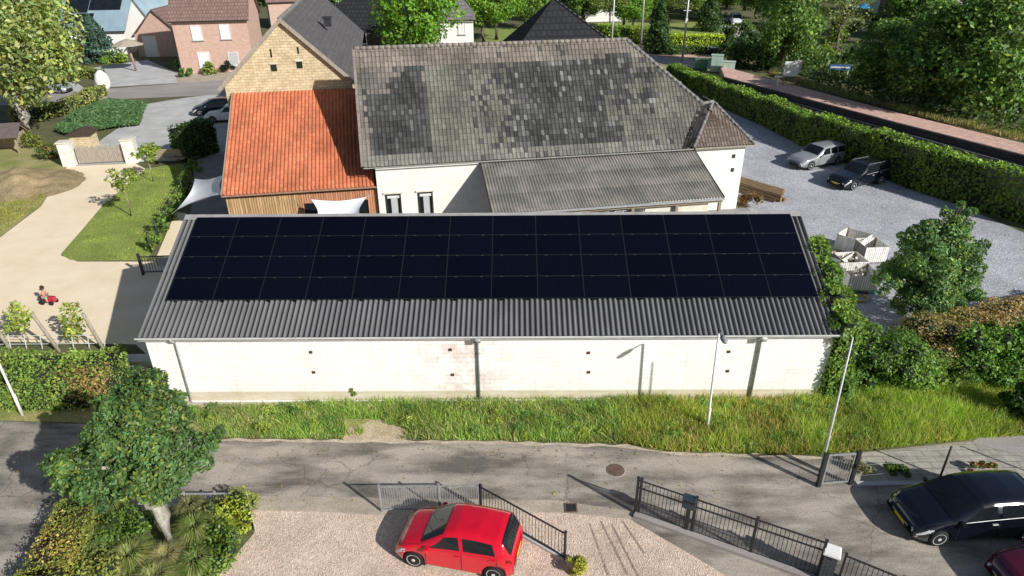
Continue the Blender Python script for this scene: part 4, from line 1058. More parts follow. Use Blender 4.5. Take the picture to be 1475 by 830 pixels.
def van(label, loc, hd, mat):
    L, H = 4.9, 1.95
    top = [(-L*.5,.8),(-L*.495,1.3),(-L*.47,H*.95),(-L*.4,H),(L*.08,H),(L*.16,H*.95),(L*.32,1.2),(L*.44,1.0),(L*.49,.8),(L*.5,.55)]
    belt = [(-L*.5,1.1),(L*.2,1.08),(L*.4,.9),(L*.5,.5)]
    return make_car('parked_van', label, loc, hd, L, 1.9, H, mat, top, belt, (-L*.3, L*.33), .34, [(L*.02, L*.26, L*.03, L*.14), (-L*.2, -L*.01, -L*.2, -L*.0), (-L*.45, -L*.23, -L*.44, -L*.23)], (L*.31, L*.15), (-L*.49, -L*.475), roof_w=.86, sill=.28, fine=.12)
van('white van parked nose out in the far drive', (42.1, 135.565), R(-100), whitep)['category'] = 'van'
hatch('parked_car', 'pale car half hidden left of the white van', (40.612, 138.639), R(-100), 4.1, 1.7, 1.5, silver, fine=.12)

# ------------------------------------------------------------------ fences, gates, posts
def railing(name, label, p0, p1, h, posts, mat, bar_gap=.11, bar_r=.009, rails=(.12, .97), post_w=.06, group=None, post_h=None, panel='bar_panel'):
    p0, p1 = Vector((*p0,0)), Vector((*p1,0)); d = p1-p0; Ln = d.length
    t = thing(name, label, 'fence', p0, math.atan2(d.y, d.x), group)
    for u in posts:
        mb = MB(); ph = post_h or h+.05; mb.box(u*Ln-post_w/2,-post_w/2,0,u*Ln+post_w/2,post_w/2,ph); mb.box(u*Ln-post_w/2-.008,-post_w/2-.008,ph+.001,u*Ln+post_w/2+.008,post_w/2+.008,ph+.02)
        mb.build('post', mat, t)
    for r_ in rails:
        mb = MB(); mb.box(post_w/2,-.018,r_*h-.02,Ln-post_w/2,.018,r_*h+.02); mb.build('rail', mat, t)
    mb = MB(); n = int(Ln/bar_gap)
    for k in range(1, n): mb.tube([(k*Ln/n,0,rails[0]*h),(k*Ln/n,0,h*1.0)], bar_r, 5)
    mb.build(panel, mat, t)
    return t
pA0, pA1, pA2 = (-4.204, 15.932), (-1.099, 15.932), (1.482, 14.012)
railing('gate', 'grey sliding gate with fine bars standing open behind the red car', pA0, pA1, 1.1, (0, .6, 1), M['grey_metal'], .075, .0095, (.1,.98), .055)['category'] = 'gate'
railing('railing_fence', 'dark railing running diagonally right of the red car', (pA1[0]+.06,pA1[1]-.03), pA2, 1.1, (0, 1), M['dark_metal'], .115, .010, (.1,.97), .06)
mb = MB(); d = Vector((pA2[0]-pA1[0],pA2[1]-pA1[1],0)); mb.cbox((d.x/2,d.y/2,.05),(d.length,.16,.1),math.atan2(d.y,d.x))
tag(mb.build('fence_kerb', m_conc, None, loc=(pA1[0],pA1[1],0)), 'low concrete kerb under the diagonal railing right of the red car', 'kerb')
pB0, pB1 = (3.846, 15.785), (8.612, 13.31)
t = railing('railing_fence', 'long dark railing between pink gravel and lane, with a mailbox on it', pB0, pB1, 1.42, (0, .02, .335, .66, 1), M['dark_metal'], .115, .010, (.07,.78,.99), .075, post_h=1.5)
dB = Vector((pB1[0]-pB0[0], pB1[1]-pB0[1], 0)); aB = math.atan2(dB.y, dB.x)
mb = MB(); mb.cbox((dB.x/2+.06,dB.y/2+.09,.06),(dB.length,.2,.12),aB)
tag(mb.build('fence_kerb', m_street, None, loc=(pB0[0]-.1,pB0[1]-.2,0)), 'concrete kerb along the foot of the long dark railing', 'kerb')
mbx = thing('mailbox', 'dark blue grey mailbox hanging on the long railing', 'mailbox', (pB0[0]+dB.x*.30, pB0[1]+dB.y*.30, 0), aB)
m_box = pm('mailbox_paint', (.035,.06,.075), (.02,.035,.045), .45, 5)
mb = MB(); mb.extr([(-.2,-.16,1.06),(-.2,.10,1.06),(-.2,.10,1.44),(-.2,.0,1.5),(-.2,-.16,1.42)], (.4,0,0)); mb.build('box', m_box, mbx, bevel=.012)
mb = MB(); mb.box(-.15,-.172,1.32,.15,-.162,1.37); mb.build('flap', M['black'], mbx)
mb = MB(); mb.box(-.06,-.05,0,.06,.07,1.058); mb.build('post', M['dark_metal'], mbx)
pl = (8.574, 13.264); pil = thing('gate_pillar', 'dark brick pillar with white cap at the end of the long railing', 'pillar', (pl[0]+.22, pl[1]-.05), aB)
mb = MB(); mb.box(-.17,-.17,0,.17,.17,1.15); mb.build('shaft', brickmat('dark_brick', (.05,.055,.07), (.035,.04,.05), (.12,.12,.12), .21, .07, .01), pil)
mb = MB(); mb.box(-.22,-.22,1.151,.22,.22,1.22); mb.box(-.2,-.2,1.221,.2,.2,1.25); mb.build('cap', M['white_wall'], pil, bevel=.01)
pC = (8.969, 13.31)
railing('railing_fence', 'short dark railing continuing right of the white capped pillar', (pC[0]+.2,pC[1]-.15), (pC[0]+2.6,pC[1]-1.7), 1.1, (0,.5,1), M['dark_metal'], .115, .010, (.1,.97), .06)
# garden bed rail on the left
gA, gB, gC = (-11.478, 16.17), (-8.522, 16.17), (-7.995, 15.194)
railing('garden_rail', 'low grey rail along the lane side of the planted bed', gA, gB, .62, (0,.33,.66,1), M['galv'], .16, .008, (.15,.98), .045)
railing('garden_rail', 'short low grey rail on the drive side of the planted bed', (gB[0]+.05,gB[1]-.05), gC, .62, (0,1), M['galv'], .16, .008, (.15,.98), .045)
# right hand gate
gR0, gR1 = (10.108, 16.904), (11.21, 16.999)
t = thing('garden_gate', 'narrow grey metal gate with dark posts beside the tall white pole', 'gate', gR0, math.atan2(gR1[1]-gR0[1], gR1[0]-gR0[0]))
w_ = math.hypot(gR1[0]-gR0[0], gR1[1]-gR0[1])
for u in (0, w_):
    mb = MB(); mb.box(u-.06,-.06,0,u+.06,.06,1.42); mb.build('post', M['dark_metal'], t)
mb = MB(); mb.box(.09,-.02,.1,w_-.09,.02,.15); mb.box(.09,-.02,1.3,w_-.09,.02,1.35); mb.box(.09,-.02,.151,.13,.02,1.299); mb.box(w_-.13,-.02,.151,w_-.09,.02,1.299)
f_ = mb.build('frame', M['grey_metal'], t)
mb = MB()
for k in range(1, 9): mb.tube([(.13+k*(w_-.26)/9,0,.15),(.13+k*(w_-.26)/9,0,1.3)], .008, 5)
mb.build('bars', M['grey_metal'], f_)
mb = MB(); mb.cbox((w_-.02,-.08,.85),(.05,.06,.16)); mb.build('lock', M['black'], t)
# wire fence along the footpath
q0, q1, q2 = (gR1[0]+.1, gR1[1]), (14.379, 17.289), (17.886, 17.354)
t = thing('wire_fence', 'thin wire fence with dark posts behind the black car', 'fence', (q1[0], q1[1]))
for q in (q1, (q1[0]+3.3, q1[1]+.02)):
    mb = MB(); mb.tube([(q[0]-q1[0],q[1]-q1[1],0),(q[0]-q1[0],q[1]-q1[1],1.32)], .035, 8); mb.build('post', M['dark_metal'], t, True)
mb = MB()
for z in (.35,.8,1.25): mb.tube([(q0[0]-q1[0],q0[1]-q1[1],z),(0,0,z),(5.5,.02,z)], .0035, 4)
mb.build('wires', M['grey_metal'], t)
mb = MB(); mb.box(q0[0]+.1,q0[1]-.12,0,17.5,q0[1]+.05,.07)
kb = mb.build('path_kerb', m_conc); tag(kb, 'pale kerb between the footpath and the parked black car', 'kerb')
# tall thin white pole and the two street lamps
pp = (10.344, 17.323)
t = thing('white_pole', 'tall thin white pole rising beside the narrow gate', 'pole', (pp[0], pp[1]+.05))
mb = MB(); mb.tube([(0,0,0),(-.05,.02,3),(-.1,.03,5.5)], [.045,.035,.022], 8); mb.build('shaft', M['white_metal'], t, True)
mb = MB(); mb.tube([(0,0,0),(0,0,.35)], .06, 8); mb.build('base', M['dark_metal'], t, True)
def lamp(label, loc, group=None):
    t = thing('street_lamp', label, 'street lamp', loc, 0, 'street lamps along the lane')
    mb = MB(); mb.tube([(0,0,0),(0,0,1.0),(-.02,.0,1.02),(-.1,.02,4.2)], [.062,.06,.045,.035], 10); mb.build('pole', M['white_metal'], t, True)
    mb = MB(); mb.tube([(-.1,.02,4.2),(-.1,-.1,4.27),(-.1,-.35,4.3)], .025, 6); mb.build('arm', M['galv'], t, True)
    mb = MB(); mb.lathe([(.02,-.05),(.10,-.04),(.11,.02),(.05,.06),(.01,.065)], (0,0,0), 12, Matrix.Translation((-.1,-.55,4.3)) @ Matrix.Scale(2.3,4,(0,1,0))); mb.build('lamp_head', M['grey_metal'], t, True)
    return t
lamp('slim white street lamp in the grass before the white barn wall', (7.143, 19.794))
lamp('slim white street lamp at the left edge beside the mixed hedge', (-18.88, 20.984))

# manhole, drain
m_iron = pm('rusted_iron', (.20,.12,.085), (.11,.07,.055), .8, 7, 4, fine=60)
mh = (3.508, 17.723)
t = thing('manhole_cover', 'round rusty manhole cover in the lane', 'manhole cover', mh)
mb = MB(); mb.lathe([(.33,.0045),(.33,.010),(.30,.011)], (0,0,0), 24); mb.build('ring', m_street, t, True)
mb = MB(); mb.lathe([(.30,.0045),(.30,.017),(.02,.018)], (0,0,0), 24)
for k in range(6): mb.box(-.24+k*.085,-.15,.0185,-.20+k*.085,.15,.024)
mb.build('lid', m_iron, t)
dr = (1.835, 16.019)
t = thing('drain_grate', 'square dark drain grate at the edge of the gravel', 'drain', dr)
mb = MB(); mb.box(-.2,-.2,.018,.2,-.16,.04); mb.box(-.2,.16,.018,.2,.2,.04); mb.box(-.2,-.16,.018,-.16,.16,.04); mb.box(.16,-.16,.018,.2,.16,.04); mb.build('frame', m_iron, t)
mb = MB()
for k in range(6): mb.box(-.155+k*.054,-.158,.02,-.125+k*.054,.158,.034)
mb.build('bars', M['dark_metal'], t)

# ------------------------------------------------------------------ wooden gate and pillars of the yard
gl, gr = (-34.913, 52.569), (-30.309, 53.299)
gd = Vector((gr[0]-gl[0], gr[1]-gl[1], 0)); ga = math.atan2(gd.y, gd.x)
for k, (p, lab) in enumerate(((gl, 'white masonry gate pillar left of the wooden gate'), (gr, 'white masonry gate pillar right of the wooden gate'))):
    t = thing('gate_pillar', lab, 'pillar', p, ga, 'pillars of the wooden gate')
    mb = MB(); mb.box(-.45,-.4,0,.45,.4,1.82); mb.build('shaft', brickmat('pillar_block_%s' % 'ab'[k], (.84,.82,.74), (.78,.76,.68), (.6,.58,.5), .45, .2, .012, bmp=.3), t)
    mb = MB(); mb.box(-.52,-.47,1.821,.52,.47,1.93); mb.build('cap', M['cream_wall'], t, bevel=.02)
t = thing('wooden_gate', 'closed gate of weathered grey boards between two white pillars', 'gate', (gl[0]+gd.x*.13, gl[1]+gd.y*.13), ga)
for k in range(2):
    mb = MB(); Lh = gd.length*.37; x0 = k*gd.length*.375
    for i in range(13): mb.box(x0+i*Lh/13,-.03,.12,x0+(i+.86)*Lh/13,.0,1.42+.05*math.sin(i*2.2))
    lf = mb.build('leaf', M['grey_wood'], t)
    mb = MB(); mb.box(x0,.001,.3,x0+Lh,.05,.42); mb.box(x0,.001,1.1,x0+Lh,.05,1.22); mb.beam((x0+.05,.025,.42),(x0+Lh-.1,.025,1.1),.045,.1); mb.build('brace', M['wood'], lf)
mb = MB(); mb.box(-.1,-.28,0,gd.length*.76,.1,.06); mb.build('sill', M['galv'], t)
wl = (-36.501, 57.665)
t = thing('stone_well', 'low square stone well with a dark lid behind the wooden gate', 'well', wl, ga)
mb = MB(); mb.box(-.8,-.8,0,.8,.8,1.2); mb.build('ring_wall', m_stone, t)
mb = MB(); mb.box(-1.0,-1.0,1.201,1.0,1.0,1.3); mb.extr([(-1,-1,1.301),(1,-1,1.301),(0,-1,1.6)], (0,2,0)); mb.build('lid', M['dark_wood'], t)
# iron gate by the barn and post
t = thing('iron_gate', 'low dark iron gate beside the barn gable', 'gate', (-19.899, 32.985), R(4))
for u in (0, 1.75):
    mb = MB(); mb.box(u-.06,-.06,0,u+.06,.06,1.25); mb.build('post', M['dark_metal'], t)
mb = MB(); mb.box(.1,-.02,.15,1.68,.02,.2); mb.box(.1,-.02,1.05,1.68,.02,1.1)
for k in range(11): mb.box(.12+k*.148,-.012,.201,.14+k*.148,.012,1.049)
mb.build('bars', M['dark_metal'], t)
mb = MB(); mb.box(.9,-.03,.5,1.6,-.021,1.0); mb.build('panel', M['grey_metal'], t)
# fence with wires along the lawn
fa, fb_ = (-20.784, 35.852), (-24.114, 50.807)
fd = Vector((fb_[0]-fa[0], fb_[1]-fa[1], 0))
t = thing('garden_fence', 'dark post and wire fence along the lawn edge', 'fence', fa, math.atan2(fd.y, fd.x))
for k in range(9):
    mb = MB(); x = k*fd.length/8; mb.tube([(x,0,0),(x,0,1.25)], .045, 7); mb.build('post', M['dark_metal'], t, True)
mb = MB()
for z in (.3,.7,1.15): mb.tube([(0,0,z),(fd.length,0,z)], .012, 5)
mb.build('wires', M['dark_metal'], t)
# log bench with a little roof
t = thing('garden_bench', 'weathered wooden bench at the far end of the lawn', 'bench', (-27.412, 52.93), R(-2))
mb = MB(); mb.box(-1.5,-.25,.38,1.5,.25,.46); mb.build('seat', M['wood'], t)
mb = MB(); mb.box(-1.5,.26,.5,1.5,.32,1.05); mb.build('backrest', M['wood'], t)
for x in (-1.2, 1.2):
    mb = MB(); mb.box(x-.06,-.22,0,x+.06,.30,.375); mb.build('leg', M['dark_wood'], t)
# pallet gate left of the barn
t = thing('picket_gate', 'leaning wooden picket gate between hedge and barn corner', 'gate', (-15.233, 22.551), R(-6))
for i in range(7):
    mb = MB(); mb.box(i*.135,-.02,.08,i*.135+.085,.005,1.2+.05*math.sin(i*3)); mb.build('picket', M['grey_wood'], t)
for z in (.3, .95):
    mb = MB(); mb.box(-.03,.006,z,.95,.04,z+.08); mb.build('rail', M['grey_wood'], t)
mb = MB(); mb.box(-.75,.0,0,.75,.6,.3)
tag(mb.build('stone_step', M['cream_wall'], None, bevel=.03, loc=(*(-16, 24.188),0)), 'pale flat stone step behind the picket gate', 'step')
# three leaning posts and the wires of the espalier row
for p, tip, lab in (((-20.08, 25.491), (-.5,-.1,2.0), 'leaning grey wooden post between the two yellow green saplings'), ((-18.079, 25.49), (-.35,-.05,1.95), 'leaning grey wooden post right of both saplings'), ((-22.413, 25.719), (-.35,-.05,1.75), 'leaning grey wooden post at the left edge beside the sapling')):
    mb = MB(); mb.tube([(0,0,-.05),(tip[0]*.5,tip[1]*.5,tip[2]*.5),tip], [.085,.08,.07], 9)
    tag(mb.build('wooden_post', M['grey_wood'], None, True, loc=(*p,0)), lab, 'post', 'posts of the sapling row')
e0 = (-23.776, 25.719)
t = thing('low_wire_fence', 'low white wire fence behind the mixed hedge', 'fence', e0)
for k in range(9):
    mb = MB(); mb.beam((k*.7,0,0),(k*.7+.12,0,.75),.03,.03); mb.build('stake', M['white_metal'], t)
mb = MB()
for z in (.25,.68): mb.tube([(0,0,z),(5.7,0,z)], .014, 5)
mb.build('wires', M['white_metal'], t)

# ------------------------------------------------------------------ child on a red ride-on toy
def skin_body(name, verts, edges, radii, mat, parent, root=0, sub=2):
    me = bpy.data.meshes.new(name); me.from_pydata(verts, edges, []); me.materials.append(mat)
    o = bpy.data.objects.new(name, me); COL.objects.link(o); o.parent = parent
    sk = o.modifiers.new('skin', 'SKIN'); sk.use_smooth_shade = True
    for i, r_ in enumerate(radii):
        d = me.skin_vertices[0].data[i]; d.radius = (r_, r_) if not hasattr(r_, '__len__') else r_; d.use_root = (i == root)
    ss = o.modifiers.new('sub', 'SUBSURF'); ss.levels = sub; ss.render_levels = sub
    return o
toy_loc = (-23.142, 29.883)
t = thing('ride_on_toy', 'small red ride-on toy tractor on the pale sand', 'toy', toy_loc, R(-8))
m_toy = paint('toy_red', (.50,.03,.06), .4, .2)
mb = MB(); mb.box(-.30,-.11,.15,.40,.11,.26); mb.box(.08,-.10,.261,.42,.10,.42); mb.build('body', m_toy, t, bevel=.03)
mb = MB(); mb.box(-.30,-.13,.27,-.02,.13,.31); mb.box(-.33,-.13,.27,-.29,.13,.46); mb.build('seat', pm('toy_dark', (.06,.01,.015), None, .5), t, bevel=.015)
for x, r_ in ((-.22,.14),(.28,.11)):
    for s in (-1, 1):
        mb = MB(); mb.lathe([(r_*.4,-.04),(r_*.9,-.04),(r_,-.02),(r_,.02),(r_*.9,.04),(r_*.4,.04)], (0,0,0), 14, Matrix.Translation((x,s*.17,r_)) @ Matrix.Rotation(math.pi/2,4,'X')); mb.build('wheel', M['black'], t, True)
mb = MB(); mb.tube([(.12,0,.42),(.06,0,.52)], .012, 6); mb.lathe([(.085,-.012),(.095,0),(.085,.012)], (0,0,0), 14, Matrix.Translation((.06,0,.53)) @ Matrix.Rotation(-.5,4,'Y')); mb.build('steering_wheel', M['black'], t)
kid = thing('person', 'small child in a salmon pink top sitting on the red toy', 'person', toy_loc, R(-8))
m_shirt = pm('pink_cotton', (.62,.25,.20), (.5,.19,.15), .9, 8)
m_skin = pm('skin', (.60,.36,.26), (.52,.30,.21), .6, 10)
m_pants = pm('pale_trousers', (.42,.42,.34), (.33,.33,.27), .9, 8)
m_hair = pm('brown_hair', (.10,.05,.03), (.05,.025,.015), .7, 12)
sv = [(-.16,0,.36),(-.15,0,.46),(-.13,0,.57),(-.12,0,.64),(-.115,0,.69),(-.11,0,.74),(-.105,0,.82),(-.105,0,.87),
      (-.125,.10,.62),(-.03,.13,.53),(.04,.07,.54),(.065,.055,.545),(-.125,-.10,.62),(-.03,-.13,.53),(.04,-.07,.54),(.065,-.055,.545),
      (-.15,.07,.36),(.03,.12,.38),(.06,.14,.22),(.10,.14,.17),(-.15,-.07,.36),(.03,-.12,.38),(.06,-.14,.22),(.10,-.14,.17)]
se = [(0,1),(1,2),(2,3),(3,4),(4,5),(5,6),(6,7),(3,8),(8,9),(9,10),(10,11),(3,12),(12,13),(13,14),(14,15),(0,16),(16,17),(17,18),(18,19),(0,20),(20,21),(21,22),(22,23)]
sr = [.075,.08,.085,.06,.04,.055,.085,.05,.042,.034,.026,.022,.042,.034,.026,.022,.055,.05,.036,.03,.055,.05,.036,.03]
skin_body('body', sv, se, sr, m_skin, kid, 0)
skin_body('shirt', [(-.155,0,.42),(-.148,0,.48),(-.13,0,.57),(-.122,0,.63),(-.127,.10,.62),(-.07,.122,.57),(-.127,-.10,.62),(-.07,-.122,.57)], [(0,1),(1,2),(2,3),(3,4),(4,5),(3,6),(6,7)], [.09,.095,.098,.07,.052,.046,.052,.046], m_shirt, kid, 1)
skin_body('trousers', [(-.16,0,.36),(-.15,.075,.365),(.035,.122,.385),(.055,.138,.27),(-.15,-.075,.365),(.035,-.122,.385),(.055,-.138,.27)], [(0,1),(1,2),(2,3),(0,4),(4,5),(5,6)], [.088,.066,.058,.045,.066,.058,.045], m_pants, kid, 0)
skin_body('hair', [(-.135,0,.80),(-.125,0,.87),(-.11,0,.90)], [(0,1),(1,2)], [.085,.088,.06], m_hair, kid, 1)

# ------------------------------------------------------------------ white slatted crates, rubble, timber stack
m_crate = plankmat('whitewashed_crate', (.93,.91,.86), (.86,.83,.77), .11)
m_rub = pm('white_rubble', (.74,.68,.60), (.52,.45,.38), .95, 6, 5, fine=20)
m_green = pm('green_paint', (.12,.40,.28), (.08,.3,.2), .6, 5)
def crate(label, loc, rz, s=1.15, h=.85, fill=.0, green=False):
    t = thing('wooden_crate', label, 'crate', loc, rz, 'white crates beside the barn')
    for k, (dx_, dy, rr) in enumerate(((0,-s/2,0),(s/2,0,math.pi/2),(0,s/2,math.pi),(-s/2,0,-math.pi/2))):
        mb = MB(); Mx = Matrix.Translation((dx_,dy,0)) @ Matrix.Rotation(rr,4,'Z'); n = 6
        for i in range(n): mb.box(-s/2+.012,0,.1+i*(h-.1)/n,s/2-.012,.025,.1+(i+.95)*(h-.1)/n, Mx)
        mb.build('side', m_crate, t)
    for sx_ in (-1, 1):
        for sy in (-1, 1):
            mb = MB(); mb.box(sx_*(s/2-.045)-.04,sy*(s/2-.045)-.04,0,sx_*(s/2-.045)+.04,sy*(s/2-.045)+.04,h+.01); mb.build('corner_post', M['wood'], t)
    mb = MB(); mb.box(-s/2+.03,-s/2+.03,.06,s/2-.03,s/2-.03,.1); mb.build('bottom', M['wood'], t)
    if fill:
        mb = MB(); r0 = random.Random(len(label))
        for k in range(46):
            q = r0.uniform(.08,.2); mb.cbox((r0.uniform(-.4,.4)*s,r0.uniform(-.4,.4)*s,.12+fill*h*r0.random()), (q,q*.8,q*.6), r0.random()*3, r0.random(), r0.random())
        tag(mb.build('rubble', m_rub, t), kind='stuff')
    if green:
        mb = MB(); mb.box(-s/2,-s/2-.03,.02,s/2,-s/2-.003,.2); mb.build('green_board', m_green, t)
    return t
crate('open slatted white crate, farthest from the barn eave corner', (19.41, 35.459), R(42), 1.4, 1.0)
crate('white slatted crate standing square, nearest to the round tree', (19.815, 34.269), R(4), 1.3, 1.0)
crate('dark sided white crate filled with rubble beside the ivy', (17.408, 33.311), R(40), 1.35, .85, .8)
crate('white crate with rubble in the middle of the group', (17.986, 32.641), R(4), 1.3, .9, .7)
crate('large white crate with a green board at its foot', (17.657, 30.979), R(-4), 1.5, 1.0, .85, True)
def rubble(label, loc, n, r, seed):
    r0 = random.Random(seed); mb = MB()
    for k in range(n):
        a, d = r0.random()*6.28, r*math.sqrt(r0.random()); q = r0.uniform(.08,.24)
        mb.cbox((d*math.cos(a), d*math.sin(a)*.7, q*.25+max(0,(r-d)*.35)*r0.random()), (q,q*.8,q*.6), r0.random()*3, r0.random(), r0.random())
    return tag(mb.build('rubble_heap', m_rub, None, loc=(*loc,0)), label, 'rubble heap', None, None)
rubble('low heap of white rubble between the crates and the ivy', (17.757, 34.719), 60, 1.2, 3)
t = thing('garden_hose', 'coiled pale yellow hose on the gravel below the crates', 'hose', (17.244, 29.586))
mb = MB(); m_hose = pm('hose_yellow', (.55,.45,.2), (.4,.32,.14), .6, 5)
for k in range(3): mb.tube([((.5-.05*k)*math.cos(a/14*6.28+k), (.3+.04*k)*math.sin(a/14*6.28+k), .04+.05*k) for a in range(12)], .03, 6)
mb.build('coil', m_hose, t, True)
mb = MB(); mb.tube([(-.3,.2,.06),(.1,.45,.2),(.6,.5,.12)], .05, 7); mb.build('nozzle', M['dark_wood'], t, True)
t = thing('timber_stack', 'stack of old brown timber beside the farmhouse corner', 'timber stack', (17.116, 44.666), R(-52))
m_tim = pm('old_timber', (.30,.20,.10), (.14,.09,.05), .9, 3, 5, (.5,6,6), 20)
for i in range(4):
    for j in range(3):
        mb = MB(); mb.box(-1.9+rnd.uniform(-.4,.2),-.6+i*.3,.05+j*.22,1.6+rnd.uniform(-.2,.5),-.6+i*.3+.24,.05+j*.22+.18); mb.build('beam', m_tim, t)
make_bush('weed_clump', 'brown clump of dead weeds at the foot of the farmhouse corner', (15.939, 42.429), .9, .8, .8, (.28,.13,.06), .12, 900, 7)

# ------------------------------------------------------------------ planting near the camera
grass_field('verge_grass', [(-12.909, 21.458), (-1.028, 21.721), (12.453, 21.54), (13.388, 22.45), (20.677, 22.448), (34,24), (34,20.4), (18.609, 19.329), (16.627, 19.178), (12.346, 18.591), (10.787, 18.378), (7.913, 18.556), (5.481, 18.665), (4.062, 19.069), (-0.947, 19.333), (-6.019, 19.448), (-11.149, 19.603)], 105000, .32, (.285,.41,.085), (.56,.52,.24), .22, .016, lean=1.0,
    hfun=lambda X, Y: np.clip(.55+.9*(X+13)/26, .5, 1.5)*np.where((abs(X+5.2+.4*np.sin(Y*5)) < .95+.3*np.sin(X*7)) & (Y < 20.55), .12, 1)*np.where((X>1.5)&(X<3.5), .7, 1), cfun=lambda X, Y, c: c*np.where((X > 10.5)[:,None], np.array([[1.2,1.12,.9]]), np.where((X>4)[:,None], np.array([[1.2,1.0,.9]]), 1.0)))
bpy.data.objects['verge_grass']['label'] = 'tall green and yellow grass between barn wall and lane'
grass_field('lawn_grass', [(-24.547, 34.916), (-25.845, 35.663), (-27.576, 43.475), (-28.291, 51.152), (-25.973, 52.027), (-23.012, 45.097), (-21.315, 38.921), (-20.701, 34.915)], 22000, .07, (.29,.36,.075), (.42,.40,.12), .12, .02)['label'] = 'short mown grass of the lawn beside the drive'
grass_field('drive_grass', [(-30.037, 33.157), (-31.6, 38.925), (-32.219, 44.007), (-34.654, 50.983), (-35.03, 49.641), (-37.625, 43.743)], 14000, .10, (.30,.31,.06), (.46,.39,.18), .45, .025)['label'] = 'patchy grass left of the sandy drive'
def beige(X, Y, c): return c
def weeds():
    poly = [(-12.872, 21.371), (12.381, 21.365), (18.983, 21.32), (17.823, 19.482), (7.966, 18.737), (4.089, 19.256), (-11.225, 19.798)]
    cx_, cy_ = scatter(poly, 150); P = []; Cc = []
    for a, b in zip(cx_, cy_):
        if abs(a+5.2) < 1.1: continue
        n = int(rng.uniform(40, 130)); r = rng.uniform(.15,.45); h = rng.uniform(.2,.5)
        q = rng.normal(0, r*.5, (n,2)); P.append(np.stack([a+q[:,0], b+q[:,1]*.7, h*(.35+.65*rng.random(n))*np.exp(-(q**2).sum(1)/(r*r))+.05], 1))
        Cc.append(tint(((.11,.20,.05),(.19,.30,.06),(.33,.36,.07),(.15,.22,.06))[int(rng.integers(4))], n, .3, .1))
    P = np.concatenate(P); return tag(quads_mesh('verge_weeds', leaf_quads(P, np.tile([0,-.2,1.],(len(P),1)), .11, .4, .8), np.concatenate(Cc), LEAF), 'leafy weeds growing through the verge grass', None, None, 'stuff')
weeds()
def litter():
    X, Y = scatter([(-19.187, 20.197), (-11.073, 19.411), (4.04, 18.921), (10.731, 18.237), (10.38, 17.355), (3.718, 15.96), (-8.516, 16.35), (-16.478, 16.112)], 900)
    k = (np.abs(Y-19.2) < .9) | (np.abs(Y-16.6) < .6) | (rng.random(900) < .25); X, Y = X[k], Y[k]; n = len(X)
    P = np.stack([X, Y, np.full(n, .03)], 1)
    return tag(quads_mesh('leaf_litter', leaf_quads(P, np.tile([0,0,1.],(n,1)), .07, .6, .25), tint((.30,.22,.09), n, .5, .15), LEAF), 'fallen leaves and grit scattered along the lane edges', None, None, 'stuff')
litter()
# weeds poking up at the wall foot
for (px, lab) in (((-2.892, 22.038), 'single tall weed growing at the foot of the barn wall'), ((-6.258, 21.857), 'spiky weed at the wall foot left of the tall one'), ((3.919, 21.855), 'low dark weed by the drain at the wall foot')):
    make_bush('weed', lab, px, .25, .18, .75 if 'tall' in lab else .35, (.20,.23,.06), .12, 240, 5, 'weed')

# big shrub-like tree with a pale trunk in the foreground
make_tree('garden_tree', 'dense dark green tree with a thick pale trunk in the front left bed', (-10.307, 14.394), 6.25, 2.0, 2.45, (.105,.17,.062), .125, 36000, 60, 'egg', .21, 'pale_bark', None, 'tree', (.22,.25,.05), .55, lobes=[(0,.2,4.15,1.3),(-1.3,-.1,3.65,1.0),(1.2,.15,3.9,1.0),(.7,-.3,3.2,.75),(.1,.75,5.1,.95),(-.65,.5,4.75,.8),(.5,-.65,3.45,.8),(-.65,-.75,3.35,.78),(.85,.8,4.7,.62),(-1.95,-.2,3.3,.34),(1.95,.4,4.0,.42),(-.2,1.3,5.5,.5)])
# shapes that break its outline: nothing extra, the blobs are uneven
make_tree('garden_tree', 'round leafy tree with a short trunk on the grey gravel yard', (18.787, 27.323), 6.5, 2.4, .6, (.13,.205,.085), .13, 40000, 56, 'egg', .14, 'bark', None, 'tree', (.30,.38,.08), .58, lobes=[(0.0, 0.0, 2.52, 1.57), (-0.99, 0.09, 3.1, 1.22), (1.08, 0.09, 2.81, 1.26), (0.09, 0.0, 3.98, 1.26), (-0.63, 0.18, 4.66, 0.72), (0.59, 0.09, 4.75, 0.77), (-0.14, 0.0, 5.53, 0.36), (0.45, 0.09, 5.82, 0.32), (0.99, 0.09, 5.53, 0.32), (-1.22, 0.18, 4.27, 0.63), (1.53, -0.18, 3.69, 0.77), (-1.8, 0.0, 2.23, 0.81), (1.89, 0.0, 1.94, 0.85), (0.0, -0.9, 1.65, 1.17), (-1.08, -0.54, 1.46, 0.81), (1.08, -0.54, 1.46, 0.81)])
# mixed hedges of the foreground
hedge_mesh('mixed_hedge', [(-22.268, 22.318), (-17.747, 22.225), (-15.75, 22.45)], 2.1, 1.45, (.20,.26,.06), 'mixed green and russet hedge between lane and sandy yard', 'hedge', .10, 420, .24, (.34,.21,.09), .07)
hedge_mesh('clipped_hedge', [(-12.222, 10.748), (-12.925, 12.991), (-13.312, 15.474)], 1.15, 1.15, (.40,.27,.08), 'yellow brown clipped hedge at the lower left corner', 'hedge', .07, 700, .08, (.24,.25,.06), .25, 'core_brown')
